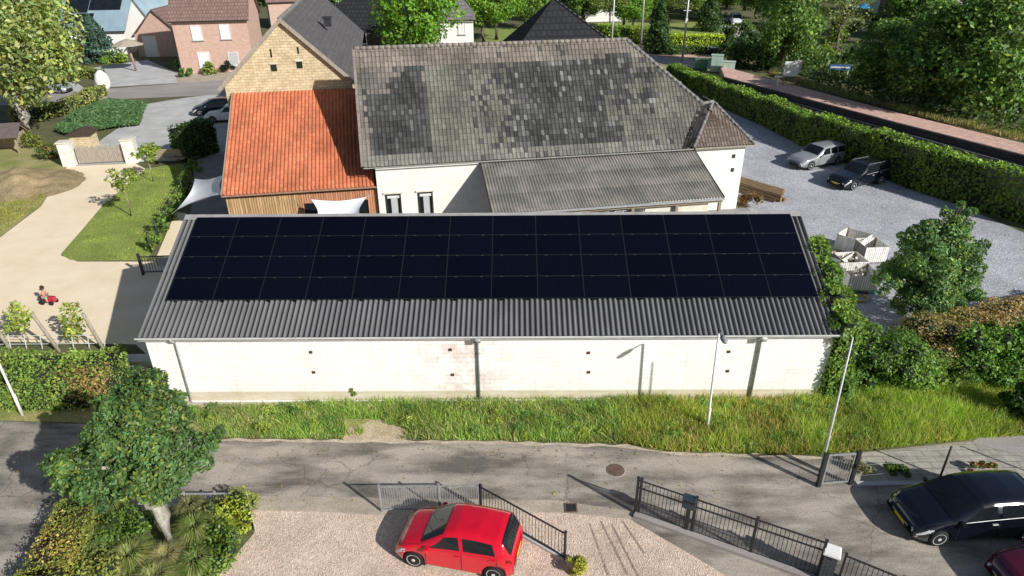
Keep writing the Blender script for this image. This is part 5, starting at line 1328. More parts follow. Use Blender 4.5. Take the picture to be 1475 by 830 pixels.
# planted bed with grasses
sheet('bed_soil', [(-13.5,9.0), (-12.3,15.9), (-11.366, 16.17), (-8.522, 16.17), (-8.01, 15.111), (-8.744, 12.99), (-9.5,9)], .014, m_soil, 'soil of the planted bed')
def clump(label, loc, r, h, base, n=420, dry=None, w=.02):
    a = rng.random(n)*6.283; d = r*.35*np.sqrt(rng.random(n)); l = (.35+.65*rng.random(n)); th = h*(.6+.5*rng.random(n))
    p = np.stack([np.cos(a)*d, np.sin(a)*d, np.zeros(n)], 1); out = np.stack([np.cos(a), np.sin(a), np.zeros(n)], 1)
    mid = p+out*(r*.35*l)[:,None]; mid[:,2] = th*.75; tip = p+out*(r*l)[:,None]; tip[:,2] = th*(.95-.35*l)
    sd = np.stack([-np.sin(a), np.cos(a), np.zeros(n)], 1)*w
    c = tint(base, n, .35, .12)
    if dry is not None: k = rng.random(n) < .25; c[k] = tint(dry, int(k.sum()), .25, .06)
    Q = np.concatenate([np.stack([p-sd, p+sd, mid+sd*.8, mid-sd*.8], 1), np.stack([mid-sd*.8, mid+sd*.8, tip+sd*.1, tip-sd*.1], 1)])
    return tag(quads_mesh('grass_clump', Q, np.concatenate([c, c]), GRASS, None, (*loc,0)), label, 'ornamental grass', 'grass clumps in the planted bed')
for px, r_, h_, b_, lab in (((-12.715, 15.963), .8,.95,(.19,.26,.05),'tall green grass clump left of the pale trunk'), ((-11.104, 13.817), .85,.9,(.24,.30,.07),'pale green grass clump at the bottom beside the brown hedge'),
    ((-10.09, 13.816), .8,.75,(.36,.34,.14),'straw coloured grass clump at the foot of the pale trunk'), ((-9.657, 14.841), .8,.9,(.22,.28,.06),'arching grass clump right of the pale trunk'),
    ((-8.996, 15.111), .6,.7,(.25,.30,.05),'yellow green grass clump near the gravel edge'), ((-9.148, 13.646), .7,.8,(.17,.25,.05),'dark green grass clump at the bottom near the gravel'),
    ((-12.456, 14.446), .7,.8,(.15,.23,.05),'bushy green grass clump against the brown hedge'), ((-10.236, 15.875), .6,.7,(.20,.20,.08),'thin grass clump behind the low rail'), ((-10.066, 13.105), .8,.8,(.26,.30,.08),'light grass clump at the bottom edge'), ((-8.94, 15.962), .5,.6,(.30,.32,.06),'small yellow grass clump in the corner of the rail')):
    clump(lab, px, r_*.8, h_*1.05, b_, 1000, (.45,.40,.2), .010)
make_bush('shrub', 'yellow green shrub in the corner of the low grey rail', (-8.654, 15.473), .75, .85, .8, (.33,.35,.045), .10, 2200, 12)
make_bush('shrub', 'wide green shrub along the gravel edge of the bed', (-8.773, 14.19), .8, .9, .85, (.16,.23,.045), .10, 2200, 12)
make_bush('shrub', 'dark shrub under the crown between trunk and rail', (-9.603, 15.672), .9, .6, .65, (.13,.15,.05), .10, 1500, 9, accent=(.28,.24,.12))
make_bush('shrub', 'dense green shrub between the brown hedge and the trunk', (-11.781, 14.976), .8, .8, .9, (.14,.21,.04), .10, 2000, 12)
make_bush('shrub', 'straw and green shrub at the very bottom of the bed', (-11.662, 13.337), .8, .7, .8, (.27,.27,.08), .10, 1700, 10)
make_bush('shrub', 'small round yellow shrub at the end of the diagonal railing', (1.732, 13.548), .36, .34, .5, (.42,.38,.06), .07, 1300, 9)
# overgrown right side
hedge_mesh('ivy', [(12.5,21.4), (12.5,22.6), (12.5,23.8), (12.5,25.0), (12.45,26.0)], .85, 3.25, (.12,.21,.045), 'dark ivy climbing over the right gable of the barn', 'climber', .13, 420, .24, (.22,.30,.06), .2, hfun=lambda m: 3.35+max(0, m.y-.3)*.43)
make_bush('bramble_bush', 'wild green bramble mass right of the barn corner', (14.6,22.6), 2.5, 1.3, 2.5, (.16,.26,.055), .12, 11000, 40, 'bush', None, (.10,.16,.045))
make_bush('bramble_bush', 'bright green bramble lobe in front of the big mass', (15.9,22.2), 1.3, .9, 1.7, (.21,.32,.06), .11, 4500, 22, 'bush', None, (.28,.34,.07))
make_bush('beech_bush', 'dry brown beech bush between the two green masses', (17.2,23.9), 1.2, 1.6, 2.3, (.38,.26,.14), .09, 8000, 32, 'bush', None, (.22,.22,.07))
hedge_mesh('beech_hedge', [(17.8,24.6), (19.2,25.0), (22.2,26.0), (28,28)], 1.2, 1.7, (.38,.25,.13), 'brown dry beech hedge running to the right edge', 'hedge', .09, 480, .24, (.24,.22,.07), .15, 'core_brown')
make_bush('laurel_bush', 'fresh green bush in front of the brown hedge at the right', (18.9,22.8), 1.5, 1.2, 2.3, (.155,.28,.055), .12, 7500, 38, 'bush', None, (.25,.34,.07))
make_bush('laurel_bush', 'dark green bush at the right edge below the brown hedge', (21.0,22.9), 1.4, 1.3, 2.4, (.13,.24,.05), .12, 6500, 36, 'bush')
make_bush('bramble_bush', 'low tangled greenery filling the gap before the beech bush', (17.0,22.6), 1.5, .9, 1.5, (.17,.26,.06), .11, 5000, 24, 'bush', None, (.25,.24,.08))
make_bush('bramble_bush', 'tangled green growth between the two fresh green bushes', (20.0,22.3), 1.1, .8, 1.6, (.19,.30,.06), .11, 4000, 20, 'bush')
make_bush('bramble_bush', 'tall green growth behind, under the brown hedge top', (19.6,24.0), 1.9, .8, 2.0, (.14,.23,.05), .11, 5500, 24, 'bush')
make_bush('ivy_bush', 'ivy heap at the foot of the barn corner', (12.75,21.7), .7, .6, 1.6, (.14,.24,.05), .11, 2500, 14, 'bush')
make_bush('ivy_clump', 'ivy tuft spilling over the barn eave at the gutter end', (12.3,21.9), .5, .6, 1.2, (.13,.22,.045), .12, 1500, 9, z0=2.6)
make_bush('ivy_clump', 'ivy tuft on the barn verge beside the white crates', (12.6,24.6), .6, 1.1, 1.3, (.14,.23,.05), .12, 2000, 9, z0=3.3)
make_bush('shrub', 'low flowering plants with a red bloom on the footpath edge', (15.868, 17.586), .9, .25, .35, (.16,.20,.06), .09, 700, 8, accent=(.42,.03,.03))
make_bush('shrub', 'low green plants between the gate and the wire fence', (12.993, 17.421), .75, .3, .4, (.10,.15,.04), .09, 800, 8)
make_bush('shrub', 'leafy weeds beside the narrow gate on the path', (11.938, 17.687), .5, .4, .45, (.17,.19,.08), .09, 600, 7, accent=(.38,.2,.14))
make_bush('shrub', 'dark evergreen bush at the right end of the grass bank', (19.103, 20.27), .9, .8, 1.6, (.05,.10,.02), .14, 2200, 10)
# saplings of the espalier row
for p, lab in (((-21.935, 26.241), 'yellow green sapling left of the middle leaning post'), ((-19.604, 26.123), 'yellow green sapling right of the middle leaning post')):
    make_tree('sapling', lab, p, 2.1, .75, .3, (.36,.38,.09), .17, 520, 14, 'egg', .03, 'wood', 'saplings of the espalier row', 'sapling', None, .3)
for p, lab, h_ in (((-24.764, 41.577), 'slim young tree nearest on the lawn', 3.1), ((-26.456, 48.354), 'slim young tree farther back on the lawn', 2.7)):
    make_tree('young_tree', lab, p, h_, .95, h_*.62, (.25,.30,.05), .22, 420, 9, 'round', .045, 'wood', 'young trees on the lawn', 'tree', None, .38)
# climbers on the lawn fence
fx = [(.04,.9),(.18,1.2),(.32,1.0),(.47,1.3),(.6,1.1),(.73,1.3),(.87,1.2),(.98,1.4)]
where = ['nearest to the iron gate','second from the iron gate','third from the iron gate','fourth from the iron gate','fourth from the far end','third from the far end','second from the far end','at the far end']
for (u, h_), w_ in zip(fx, where):
    make_bush('fence_shrub', 'green shrub on the lawn fence, '+w_, (fa[0]+fd.x*u, fa[1]+fd.y*u), .5, .55, h_, (.17,.26,.05), .13, 420, 8, 'shrub', 'shrubs on the lawn fence')
hedge_mesh('dark_hedge', [(-26.596, 53.484), (-25.772, 54.622), (-25.073, 56.206)], 1.6, 2.6, (.045,.085,.02), 'dark hedge in the shade behind the lawn', 'hedge', .2, 130, .2)
make_bush('shrub', 'bright low hedge plants right of the wooden gate', (-29.943, 55.013), 1.6, .6, .7, (.15,.23,.05), .16, 700, 8)
make_bush('shrub', 'planted corner of green shrubs left of the wooden gate', (-37.451, 54.243), 1.3, .9, 1.1, (.10,.17,.05), .15, 900, 9, accent=(.45,.16,.06))
make_bush('shrub', 'yellowing shrub beside the shed', (-41.603, 58.094), 1.6, 1.0, 1.2, (.22,.24,.05), .18, 900, 9)
# earth mound with weeds
def mound():
    mb = MB(); n = 26
    c = (-36.528, 47.737)
    def fn(u, v):
        x, y = (u-.5)*11, (v-.5)*9; r = math.hypot(x/5.5, y/4.5)
        z = max(-.05, 1.15*(math.cos(min(1, r)*math.pi)+1)/2*(.8+.25*math.sin(x*2.1+y)+.15*math.sin(y*3.3-x*2))-.02)
        return (x, y, z)
    mb.grid(fn, n, n)
    return tag(mb.build('earth_mound', pm('heap_earth', (.42,.31,.18), (.24,.19,.09), .95, 1.2, 7, (1,1,1), 9, .35, .6, 12), None, True, loc=(*c, .004)), 'brown earth mound left of the sandy drive', 'earth mound')
mound()
# small shed at the left edge
sp = (-42.627, 56.623)
t = thing('garden_shed', 'little open wooden shed with dark tiled roof at the left edge', 'shed', sp, R(12))
for x in (-1.3, 1.3):
    for y in (-.9, .9):
        mb = MB(); mb.box(x-.08,y-.08,0,x+.08,y+.08,1.5); mb.build('post', M['wood'], t)
for s_ in (-1, 1):
    mb = MB(); mb.extr([(-1.7,0,2.35),(1.7,0,2.35),(1.7,s_*1.3,1.45),(-1.7,s_*1.3,1.45)], (0,0,-.08)); mb.build('roof_slope', pm('shed_tile_%d' % (s_+1), (.16,.13,.12), (.09,.075,.07), .9, 4, 5, (1,4,1), 15), t)
mb = MB(); mb.box(-1.3,.85,0,1.3,.9,1.4); mb.build('back_wall', M['wood'], t)
for x in (-1.5, 1.5):
    mb = MB(); mb.beam((x,-1.15,1.42),(x,0,2.26),.06,.1); mb.beam((x,1.15,1.42),(x,0,2.26),.06,.1); mb.build('rafter', M['wood'], t)

# ------------------------------------------------------------------ long hedge, platform things
hl = [(19.239, 86.576), (20.743, 77.834), (21.911, 70.259), (23.021, 63.903), (24.506, 55.778), (26.51, 49.943), (28.108, 44.937), (31.727, 38.793), (35.254, 34.713)]
off = Vector((.72,.16))
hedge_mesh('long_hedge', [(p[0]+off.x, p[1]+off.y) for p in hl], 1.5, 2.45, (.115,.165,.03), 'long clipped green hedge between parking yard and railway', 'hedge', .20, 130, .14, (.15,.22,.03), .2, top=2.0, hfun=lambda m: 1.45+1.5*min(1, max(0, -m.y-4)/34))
# electrical cabinets
m_cab = pm('cabinet_green', (.50,.62,.54), (.40,.52,.45), .6, 2)
m_cabd = pm('cabinet_dark', (.10,.22,.17), (.07,.16,.12), .6, 2)
for p, w_, h_, lab, m__ in (((26.901, 87.01), 1.5,1.6,'pale green railway cabinet, the right one of the pair', m_cab), ((25.916, 88.809), 1.4,2.1,'taller pale green railway cabinet, left of the pair', m_cab), ((24.536, 90.678), 1.6,1.3,'dark green low railway cabinet left of the pale pair', m_cabd)):
    t = thing('electrical_cabinet', lab, 'cabinet', p, R(-18), 'railway cabinets')
    mb = MB(); mb.box(-w_/2,-.4,.1,w_/2,.4,h_); mb.build('housing', m__, t, bevel=.03)
    mb = MB(); mb.box(-w_/2-.06,-.46,h_+.002,w_/2+.06,.46,h_+.09); mb.build('lid', m__, t, bevel=.02)
    mb = MB(); mb.box(-w_/2+.05,-.44,0,w_/2-.05,.38,.098); mb.build('plinth', M['dark_metal'], t)
    mb = MB(); mb.box(-w_/2+.08,-.415,.2,-.02,-.402,h_-.1); mb.box(.02,-.415,.2,w_/2-.08,-.402,h_-.1); mb.build('door', m__, t)
m_bin = pm('bin_plastic', (.05,.08,.07), (.03,.05,.045), .5, 3)
m_lid = pm('bin_lid', (.42,.46,.45), (.3,.34,.33), .5, 3)
for k, w_ in enumerate(('leftmost','second from the left','third from the left','rightmost')):
    t = thing('wheelie_bin', 'dark wheelie bin in the row behind the path, '+w_, 'bin', ((27.746, 103.277),(28.518, 102.556),(29.264, 101.785),(29.967, 101.083))[k], R(5), 'row of wheelie bins')
    mb = MB(); mb.extr([(-.25,-.25,.12),(.25,-.25,.12),(.29,-.3,1.0),(-.29,-.3,1.0)], (0,.55,0)); mb.build('tub', m_bin, t)
    mb = MB(); mb.box(-.31,-.34,1.005,.31,.32,1.08); mb.build('lid', m_lid, t, bevel=.02)
    mb = MB(); mb.tube([(-.22,.25,.1),(.22,.25,.1)], .1, 10); mb.build('wheel', M['black'], t)
sg = (30.485, 76.405)
t = thing('information_board', 'white information board on pink posts standing on the platform', 'sign', (*sg, .9), R(-8))
mb = MB(); mb.box(-.75,-.06,.95,.75,.06,2.5); mb.build('panel', M['white_metal'], t, bevel=.02)
mb = MB(); mb.box(.3,.2,1.2,1.05,.3,2.6); mb.build('back_panel', M['galv'], t)
m_pink = pm('pink_post', (.42,.16,.18), (.3,.1,.12), .7, 3)
for x in (-.6, .6):
    mb = MB(); mb.box(x-.07,-.05,0,x+.07,.05,.948); mb.build('post', m_pink, t)
mb = MB(); mb.box(-1.6,-.3,.85,-.8,.1,.95); mb.box(-1.3,-.15,0,-1.1,-.02,.848); mb.build('shelf', M['white_metal'], t)
bs = (37.169, 79.425)
t = thing('station_sign', 'small blue station sign on two posts among the dark bushes', 'sign', (*bs, .9), R(-14))
mb = MB(); mb.box(-1.1,-.05,1.0,1.1,.05,1.6); mb.build('panel', pm('sign_blue', (.06,.16,.40), (.05,.12,.3), .5, 2), t)
mb = MB(); mb.box(-1.0,-.06,1.22,1.0,-.052,1.40); mb.build('white_band', M['white_metal'], t)
for x in (-.9, .9):
    mb = MB(); mb.tube([(x,0,0),(x,0,.998)], .05, 8); mb.build('post', M['galv'], t, True)

# poles
def pole(label, loc, h, r=.10, arms=False, mat='galv'):
    t = thing('utility_pole', label, 'pole', loc, 0, 'tall poles behind the farmhouse')
    mb = MB(); mb.tube([(0,0,0),(0,0,h)], [r*1.3,r*.8], 9); mb.build('shaft', M[mat], t, True)
    if arms:
        mb = MB(); mb.tube([(-.5,0,h*.62),(.5,0,h*.62)], .05, 6); mb.cbox((0,-.15,h*.5),(.3,.22,.6)); mb.build('bracket', M['white_metal'], t)
    return t
pole('tall pale pole beside the yellow hedge and the path', (23.471, 96.738), 10.5, .12, True)
pole('tall pale pole among the dark trees left of the yellow hedge', (19.682, 108.006), 11.5, .12, False)
pole('short white pole close to the farmhouse ridge end', (16.104, 113.506), 7.5, .10, True, 'white_metal')

# ------------------------------------------------------------------ distant hedges and trees
hedge_mesh('yellow_hedge', [(23.564, 108.003), (31.81, 106.698)], 2.2, 2.0, (.40,.44,.035), 'bright yellow green clipped hedge in front of the white van', 'hedge', .3, 60, .1)
hedge_mesh('low_hedge', [(21.848, 102.98), (26.366, 102.977), (30.984, 102.973)], 1.2, 1.1, (.06,.11,.025), 'dark low hedge below the bright yellow hedge', 'hedge', .3, 50, .1)
hedge_mesh('far_hedge', [(14.017, 116.456), (18.631, 114.96), (21.998, 112.079)], 2.5, 2.4, (.15,.23,.035), 'green hedge with sunlit top behind the ridge end', 'hedge', .3, 50, .15, (.3,.36,.05), .3)
tA = make_tree('broadleaf_tree', 'large dark green tree with bright edge beside the information board', (33.91, 88.347), 13.5, 4.6, 1.2, (.13,.21,.055), .42, 10000, 52, 'egg', .3, 'bark', 'trees beyond the railway', 'tree', (.30,.38,.07), 1.5)
tB = make_tree('broadleaf_tree', 'big round sunlit tree above the white farm ridge', (-11.2,86), 12.5, 5.6, 3.0, (.16,.28,.035), .45, 8500, 50, 'round', .35, 'bark', 'trees behind the farmhouse', 'tree', (.24,.34,.04), 1.6)
tC = make_tree('broadleaf_tree', 'huge yellow green tree towering at the left edge', (-44.328, 61.962), 14.2, 7.2, 2.6, (.30,.325,.115), .40, 19000, 84, 'round', .5, 'pale_bark', None, 'tree', (.50,.47,.27), 1.8)
tD = make_tree('feathery_tree', 'thin feathery olive tree right of the dark tree', (45.284, 99.468), 11, 4.6, 3.4, (.20,.22,.075), .36, 2200, 30, 'round', .16, 'bark', 'trees beyond the railway', 'tree', (.33,.32,.14), 1.3)
def conifer(label, loc, h, r, base, group, n=2600):
    t = thing('conifer', label, 'tree', loc, 0, group)
    mb = MB(); mb.tube([(0,0,-.05),(0,0,h*.9)], [.2,.04], 7); mb.build('trunk', M['bark'], t, True)
    z = .04+.96*rng.random(n)**1.15; a = rng.random(n)*6.283
    rr = r*(1-z)**.8*(.55+.5*np.sqrt(rng.random(n)))*(1+.16*np.sin(a*5+z*24))
    P = np.stack([np.cos(a)*rr, np.sin(a)*rr, z*h], 1); Nn = unit(np.stack([np.cos(a), np.sin(a), np.full(n,.5)], 1))
    core = MB(); core.lathe([(r*.55,.2),(r*.5,h*.25),(r*.3,h*.6),(.02,h*.93)], (0,0,0), 8)
    quads_mesh('crown', leaf_quads(P, Nn, .42, .5, .6), tint(base, n, .35, .1), LEAF, t, None, 4, core, M['core'])
    return t
GB_ = 'trees beyond the railway'; GF = 'trees behind the farmhouse'
def cp(src, label, loc, s, rz, group): return dup(src, label, loc, rz, s, group)
cp(tA, 'dark tree right of the feathery olive tree above the blue sign', (38.701, 72.41), (.85,.85,.62), 1.1, GB_)
cp(tA, 'large mottled tree above the platform, left of the tallest', (40.383, 67.076), (1.05,1.05,.80), 2.3, GB_)
cp(tA, 'tallest leafy tree above the platform with many sunlit tufts', (42.633, 63.388), (1.15,1.1,.88), 3.9, GB_)
cp(tB, 'bright bushy tree right of the tallest one', (45.868, 63.891), (.62,.62,.55), .6, GB_)
cp(tA, 'shady tree at the right edge above the platform', (52.94, 66.519), (.9,.9,.7), 5.0, GB_)
cp(tD, 'grey green willow like tree at the top right corner', (74.537, 107.958), (1.5,1.5,1.25), 2.0, GB_)
cp(tD, 'second willow like tree left of the corner one', (72.227, 113.455), (1.3,1.3,1.2), 4.0, GB_)
conifer('dark conifer rising behind the mottled trees at the top right', (61.134, 106.034), 14, 3.2, (.03,.06,.02), GB_)
conifer('bluish conifer at the right edge below the willows', (58.822, 81.574), 5.0, 2.8, (.11,.15,.15), GB_, 1800)
conifer('slim dark conifer left of the feathery olive tree', (42.89, 104.177), 9, 1.8, (.04,.075,.02), GB_)
cp(tB, 'dense green tree right of the white house', (-2.229, 118.777), (.95,.95,.95), 1.0, GF)
cp(tA, 'dark green tree behind the black hip roof', (3.1, 131.703), (1.1,1.1,.95), 2.2, GF)
cp(tA, 'tall tree at the top above the black hip roof', (13.756, 137.63), (1.1,1.1,.85), .4, GF)
cp(tD, 'thin olive tree in front of the far white house', (17.293, 126.214), (1.0,1.0,.95), .8, GF)
conifer('dark columnar conifer left of the yellow hedge', (21.578, 104.196), 7.5, 2.3, (.045,.085,.02), GF)
conifer('pointed conifer beside the far car', (34.985, 127.078), 7.0, 2.6, (.06,.10,.03), GF)
cp(tA, 'dark tree mass above the white van, left part', (45.614, 153.611), (1.0,1.0,.75), 1.9, GF)
cp(tA, 'dark tree mass above the white van, right part', (48.696, 144.051), (1.0,1.0,.85), 3.1, GF)
cp(tA, 'dark tree at the top between pale pole and yellow hedge', (29.375, 148.708), (1.2,1.2,.7), 3.6, GF)
cp(tD, 'sparse autumn toned tree above the yellow hedge', (33.224, 137.608), (1.0,1.0,.6), 5.2, GF)
cp(tB, 'green tree at the top left of the white van drive', (21.822, 127.986), (.6,.6,.5), 2.5, GF)
cp(tA, 'dark tree behind the round sunlit tree', (-22,112), (1.1,1.1,.9), 2.8, GF)
cp(tA, 'dark tree in the gap between dark house and stone house', (-24,100), (.7,.7,.7), 4.4, GF)
for k, (px, sc_, lab) in enumerate((((20.245, 129.812),(.75,.75,.55),'leafy tree behind the green hedge near the short pole'), ((17.935, 144.087),(1.0,1.0,.7),'tree before the far white house, left of the pole'), ((-4.215, 116.473),(.8,.8,.75),'tree hard against the right wall of the white house'), ((-7.668, 139.746),(1.1,1.1,.8),'tree peeping over the white house roof'), ((37.437, 144.064),(.9,.9,.6),'dark tree top left of the pointed conifer'))):
    cp(tA if k % 2 else tB, lab, px, sc_, 1.3*k+.3, GF)
for k, (px, rx, h_, b_, lab) in enumerate((((30.876, 92.122),3.2,2.6,(.07,.12,.03),'dark wild shrub behind the start of the platform, left'), ((32.398, 90.672),3.0,3.0,(.09,.15,.035),'dark wild shrub just left of the information board'), ((32.887, 100.618),4.0,3.2,(.06,.11,.03),'dark thicket between bins and the big dark tree'), ((35.639, 100.616),4.0,3.6,(.08,.14,.035),'taller thicket behind the information board'), ((35.896, 112.066),4.0,3.0,(.10,.16,.035),'green shrub beside the pale far drive'), ((38.308, 92.116),3.0,2.6,(.17,.24,.05),'sunlit shrub between information board and feathery tree'), ((40.972, 93.103),2.6,2.0,(.26,.33,.06),'yellow green shrub under the feathery tree'), ((43.419, 88.34),3.5,3.2,(.08,.13,.035),'shady shrub right of the blue sign'), ((48.054, 112.055),5,2.2,(.2,.26,.05),'low sunny hedge plants in the garden behind the feathery tree'), ((59.402, 122.753),6,2.6,(.18,.26,.05),'green garden shrubs below the blue parasol'), ((63.696, 119.501),6,3.4,(.12,.19,.04),'garden shrub behind the railway trees'), ((45.292, 116.426),6,3.4,(.07,.12,.03),'dark shrub mass behind the big dark tree'))):
    make_bush('wild_shrub', lab, px, rx, rx*.7, h_, b_, .34, 1500, 10, 'shrub')
for k, (px, sc_, lab) in enumerate((((50.851, 158.846),(1.1,1.1,.95),'dark tree straight behind the white van'), ((48.941, 133.579),(1.1,1.1,.9),'dark tall tree behind the big dark tree at the board'), ((63.286, 116.409),(1.2,1.2,1.1),'dense tree left of the dark conifer at the top right'), ((35.037, 158.866),(1.1,1.1,.8),'tree at the top edge above the yellow hedge'), ((9.741, 164.49),(1.2,1.2,1.0),'tree at the top edge left of the far white house'), ((0.379, 156.247),(1.2,1.2,1.1),'tall tree left behind the black hip roof'))):
    cp(tA if k % 3 else tB, lab, px, sc_, 1.7*k+.9, GB_ if px[0] > 50 else GF)
# the far wooded edge closes the view
def far_wood():
    n = 16000; x = rng.uniform(-170, 190, n); y = 165+rng.random(n)*40+np.abs(x)*.08; z = rng.random(n)**.8*(11+3*np.sin(x*.11)+2*np.sin(x*.37))
    P = np.stack([x, y, z], 1); return tag(quads_mesh('far_wood', leaf_quads(P, np.tile([0,-.6,.7],(n,1)), 2.2, .7, .6), tint((.075,.12,.035), n, .4, .15), LEAF), 'dark far wood closing the view at the top', None, None, 'stuff')
far_wood()
# undergrowth on the bank behind the platform
def undergrowth():
    poly = [(30.986, 81.844), (36.922, 64.751), (41.599, 54.481), (44.754, 46.899), (75,60), (60.936, 83.171), (47.884, 97.257), (38.914, 96.193)]
    n = 14000; X, Y = scatter(poly, n)
    Z = .9+rng.random(n)**1.4*(.7+1.3*(.5+.5*np.sin(X*.8+Y*.5)*np.sin(Y*.7-X*.3)))
    P = np.stack([X, Y, Z], 1)
    return tag(quads_mesh('undergrowth', leaf_quads(P, np.tile([-.3,-.5,.8],(n,1)), .5, .5, .8), tint((.085,.13,.035), n, .4, .15), LEAF), 'shady undergrowth behind the platform', None, None, 'stuff')
undergrowth()
grass_field('platform_grass', [(30.038, 81.433), (36.514, 63.945), (41.204, 53.885), (42.137, 55.293), (37.479, 65.853), (30.74, 83.529)], 6000, .5, (.25,.27,.07), (.45,.38,.2), .4, .05)['label'] = 'dry grass strip along the back of the platform'
bpy.data.objects['platform_grass'].location.z = .88
# ivy covered bank, left garden planting
def ivy_bank():
    poly = [(-40.221, 61.01), (-35.031, 64.447), (-38.135, 72.457), (-43.687, 75.42), (-43.516, 69.407), (-41.944, 62.445)]
    n = 13000; X, Y = scatter(poly, n); cx_, cy_ = np.mean([p[0] for p in poly]), np.mean([p[1] for p in poly])
    Z = .08+.5*np.clip(1-np.hypot((X-cx_)/9, (Y-cy_)/9), 0, 1)+rng.random(n)*.25
    P = np.stack([X, Y, Z], 1)
    return tag(quads_mesh('ivy_bank', leaf_quads(P, np.tile([0,-.3,1.],(n,1)), .24, .7, .6), tint((.10,.17,.075), n, .35, .1), LEAF), 'blue green ivy ground cover on the bank beyond the gate', None, None, 'stuff')
ivy_bank()
hedge_mesh('garden_hedge', [(-48.091, 66.035), (-45.502, 68.25), (-45.279, 73.101), (-46.126, 78.606)], 1.3, 1.2, (.24,.25,.075), 'thin straw green hedge around the small lawn', 'hedge', .22, 70, .25, (.38,.33,.14), .3)
hedge_mesh('street_hedge', [(-60.95, 85.766), (-56.732, 90.265), (-50.827, 87.51)], 1.4, 1.2, (.17,.21,.05), 'green hedge behind the silver car', 'hedge', .25, 70, .2, (.27,.27,.07), .25)
make_bush('shrub', 'red leaved shrub above the silver car', (-60.258, 98.438), 2.4, 1.6, 3.0, (.24,.09,.05), .35, 900, 9, accent=(.10,.14,.04))
conifer('broad blue green conifer in front of the solar house', (-58.084, 100.693), 6.2, 3.2, (.07,.12,.10), None, 2200)
make_bush('shrub', 'bright green shrub left of the forecourt', (-55.628, 99.551), 2.2, 1.4, 1.6, (.22,.31,.04), .3, 700, 8)
make_bush('shrub', 'dark green clipped bush beside the garage', (-54.249, 106.773), 1.8, 1.5, 2.4, (.03,.075,.025), .3, 700, 8)
conifer('dark shrub tree right of the pink brick house', (-38.133, 104.247), 6.5, 2.6, (.05,.10,.025), None, 2000)
for k, (px, r_, h_, b_, lab) in enumerate((((-42.795, 92.671),1.1,2.2,(.10,.19,.04),'round clipped bush at the left corner of the pink house'), ((-41.011, 88.859),.8,1.2,(.11,.19,.05),'low bush in front of the clipped bush'), ((-38.482, 90.252),1.1,1.7,(.24,.26,.06),'yellow green bush under the pink house windows'), ((-36.692, 91.686),.9,1.4,(.025,.03,.025),'dark round bush by the right ground floor window'))):
    make_bush('shrub', lab, px, r_, r_, h_, b_, .25, 600, 7)
wp = (-47.282, 81.255)
t = thing('white_boulder', 'white rounded painted stone at the street corner', 'stone', wp)
mb = MB(); mb.lathe([(.5,0),(.75,.5),(.8,1.1),(.6,1.8),(.2,2.2),(.02,2.25)], (0,0,0), 14); mb.build('stone', M['white_wall'], t, True)
tag(t, None, 'stone')
yp = (-55.307, 79.727)
mb = MB(); mb.lathe([(.05,0),(.06,1.0),(.45,1.05),(.55,1.5),(.3,1.8),(.02,1.85)], (0,0,0), 12)
tag(mb.build('yellow_container', pm('yellow_plastic', (.70,.55,.04), (.6,.45,.03), .5, 2), None, True, loc=(*yp,0)), 'yellow container under the big yellow green tree', 'container')
# market parasol on the forecourt
pq = (-49.328, 93.173)
t = thing('garden_parasol', 'beige parasol on a leaning post on the forecourt', 'parasol', pq)
mb = MB(); mb.tube([(0,0,0),(-.3,0,3.6)], .14, 8); mb.build('pole', pm('parasol_pole', (.42,.28,.24), (.3,.2,.17), .8, 3), t, True)
mb = MB(); mb.lathe([(2.0,-.35),(1.9,-.3),(.9,.15),(.03,.45)], (-.3,0,3.6), 8); mb.build('canopy', pm('parasol_cloth', (.48,.42,.32), (.38,.33,.25), .9, 3), t)
bq = (-55.23, 100.691)
t = thing('garden_bench', 'small white bench at the back of the forecourt', 'bench', bq, R(5))
mb = MB(); mb.box(-1,-.25,.4,1,.25,.48); mb.build('seat', M['white_metal'], t)
for x in (-.8, .8):
    mb = MB(); mb.box(x-.06,-.22,0,x+.06,.22,.398); mb.build('leg', M['dark_metal'], t)

